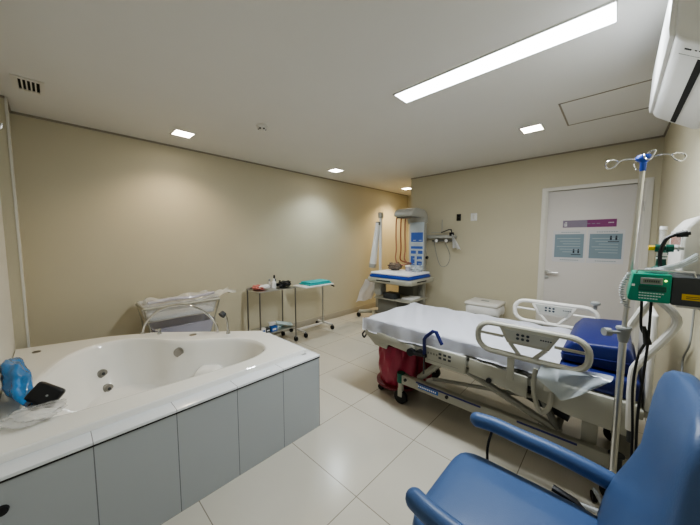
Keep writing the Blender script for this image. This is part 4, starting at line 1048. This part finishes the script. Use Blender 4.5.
# back : lofted reclined cushion
b = bmesh.new(); rings = []
secs = [(0.38, 0.02, 0.71, 1.285, 0.11), (0.45, 0.015, 0.705, 1.29, 0.12), (0.55, 0.0, 0.705, 1.285, 0.13), (0.62, -0.018, 0.71, 1.27, 0.13), (0.70, -0.045, 0.715, 1.25, 0.13), (0.78, -0.070, 0.72, 1.24, 0.13), (0.86, -0.080, 0.73, 1.25, 0.125), (0.93, -0.087, 0.74, 1.245, 0.115), (0.985, -0.095, 0.755, 1.225, 0.10), (1.02, -0.104, 0.775, 1.20, 0.085), (1.042, -0.116, 0.81, 1.16, 0.06), (1.052, -0.130, 0.87, 1.10, 0.03)]
for (z, yf, xa, xb, th) in secs:
    ring = []
    for j in range(N):
        a = 2*PI*j/N; ca, sa = math.cos(a), math.sin(a); kk = (abs(ca)**4+abs(sa)**4)**(-1/4)
        x = (xa+xb)/2+(xb-xa)/2*ca*kk; yy = sa*kk
        cur = 0.020*(1-((x-(xa+xb)/2)/((xb-xa)/2))**2)   # slightly dished front
        ring.append(b.verts.new((x, yf-th/2+th/2*yy-(cur if yy > 0 else 0), z)))
    rings.append(ring)
for A, B in zip(rings[:-1], rings[1:]):
    for j in range(N): b.faces.new((A[j], A[(j+1) % N], B[(j+1) % N], B[j]))
b.faces.new(rings[0][::-1]); b.faces.new(rings[-1])
bmesh.ops.recalc_face_normals(b, faces=b.faces)
g = G(); g.add(b)
obj('backrest', g, M['blue_vinyl'], t, ang=60)
for (x, s_) in ((1.262, 1), (0.708, -1)):
    pts = spline([V((x-0.012*s_, 0.405, 0.608)), V((x, 0.34, 0.608)), V((x, 0.24, 0.603)), V((x, 0.14, 0.600)), V((x, 0.05, 0.592)), V((x, -0.03, 0.580))], 4)
    ar = obj('armrest', G().pad(pts, 0.031, 14), M['blue_vinyl'], t)
    obj('arm_support', G().tube([(x, 0.345, 0.585), (x-0.01*s_, 0.36, 0.50), (x-0.02*s_, 0.35, 0.40), (x-0.03*s_, 0.33, 0.33)], 0.0055, 8, smooth=4), M['black'], ar)
g = G()
for x in (0.77, 1.22):
    g.tube([(x, 0.40, 0.33), (x, 0.40, 0.03)], 0.013, 8).tube([(x, -0.10, 0.33), (x, -0.10, 0.03)], 0.013, 8).tube([(x, 0.42, 0.33), (x, -0.13, 0.33)], 0.014, 8).tube([(x, 0.42, 0.03), (x, -0.16, 0.03)], 0.014, 8)
g.tube([(0.72, 0.30, 0.31), (1.262, 0.30, 0.31)], 0.012, 8).tube([(0.72, 0.02, 0.31), (1.262, 0.02, 0.31)], 0.012, 8)
g.tube([(0.77, 0.42, 0.03), (1.22, 0.42, 0.03)], 0.014, 8).tube([(0.77, -0.16, 0.03), (1.22, -0.16, 0.03)], 0.014, 8)
obj('frame', g, M['black'], t)
obj('recline_lever', G().tube([(1.27, 0.02, 0.40), (1.285, 0.06, 0.425), (1.29, 0.13, 0.435)], 0.012, 8, flat=1.3), M['black'], t)
obj('seat_base', G().box(0.78, 1.21, -0.04, 0.43, 0.335, 0.37, 0.01), M['black'], t)

# ------------------------------------------------------------------ camera, world, view
cam = bpy.data.cameras.new('camera'); co = bpy.data.objects.new('camera', cam); C.objects.link(co)
cam.sensor_width = 36; cam.sensor_fit = 'HORIZONTAL'; cam.lens = 281.6/700*36; cam.clip_start = 0.02
co.location = (0, 0, 1.4)
co.rotation_euler = (R(90-4.568), 0, R(43.383-90))
bpy.context.scene.camera = co
w = bpy.data.worlds.new('world'); bpy.context.scene.world = w; w.use_nodes = True
w.node_tree.nodes['Background'].inputs[0].default_value = (0.8, 0.85, 0.9, 1); w.node_tree.nodes['Background'].inputs[1].default_value = 0.3
sc = bpy.context.scene
sc.view_settings.view_transform = 'AgX'
sc.view_settings.look = 'AgX - Medium High Contrast'
sc.view_settings.exposure = 0.5
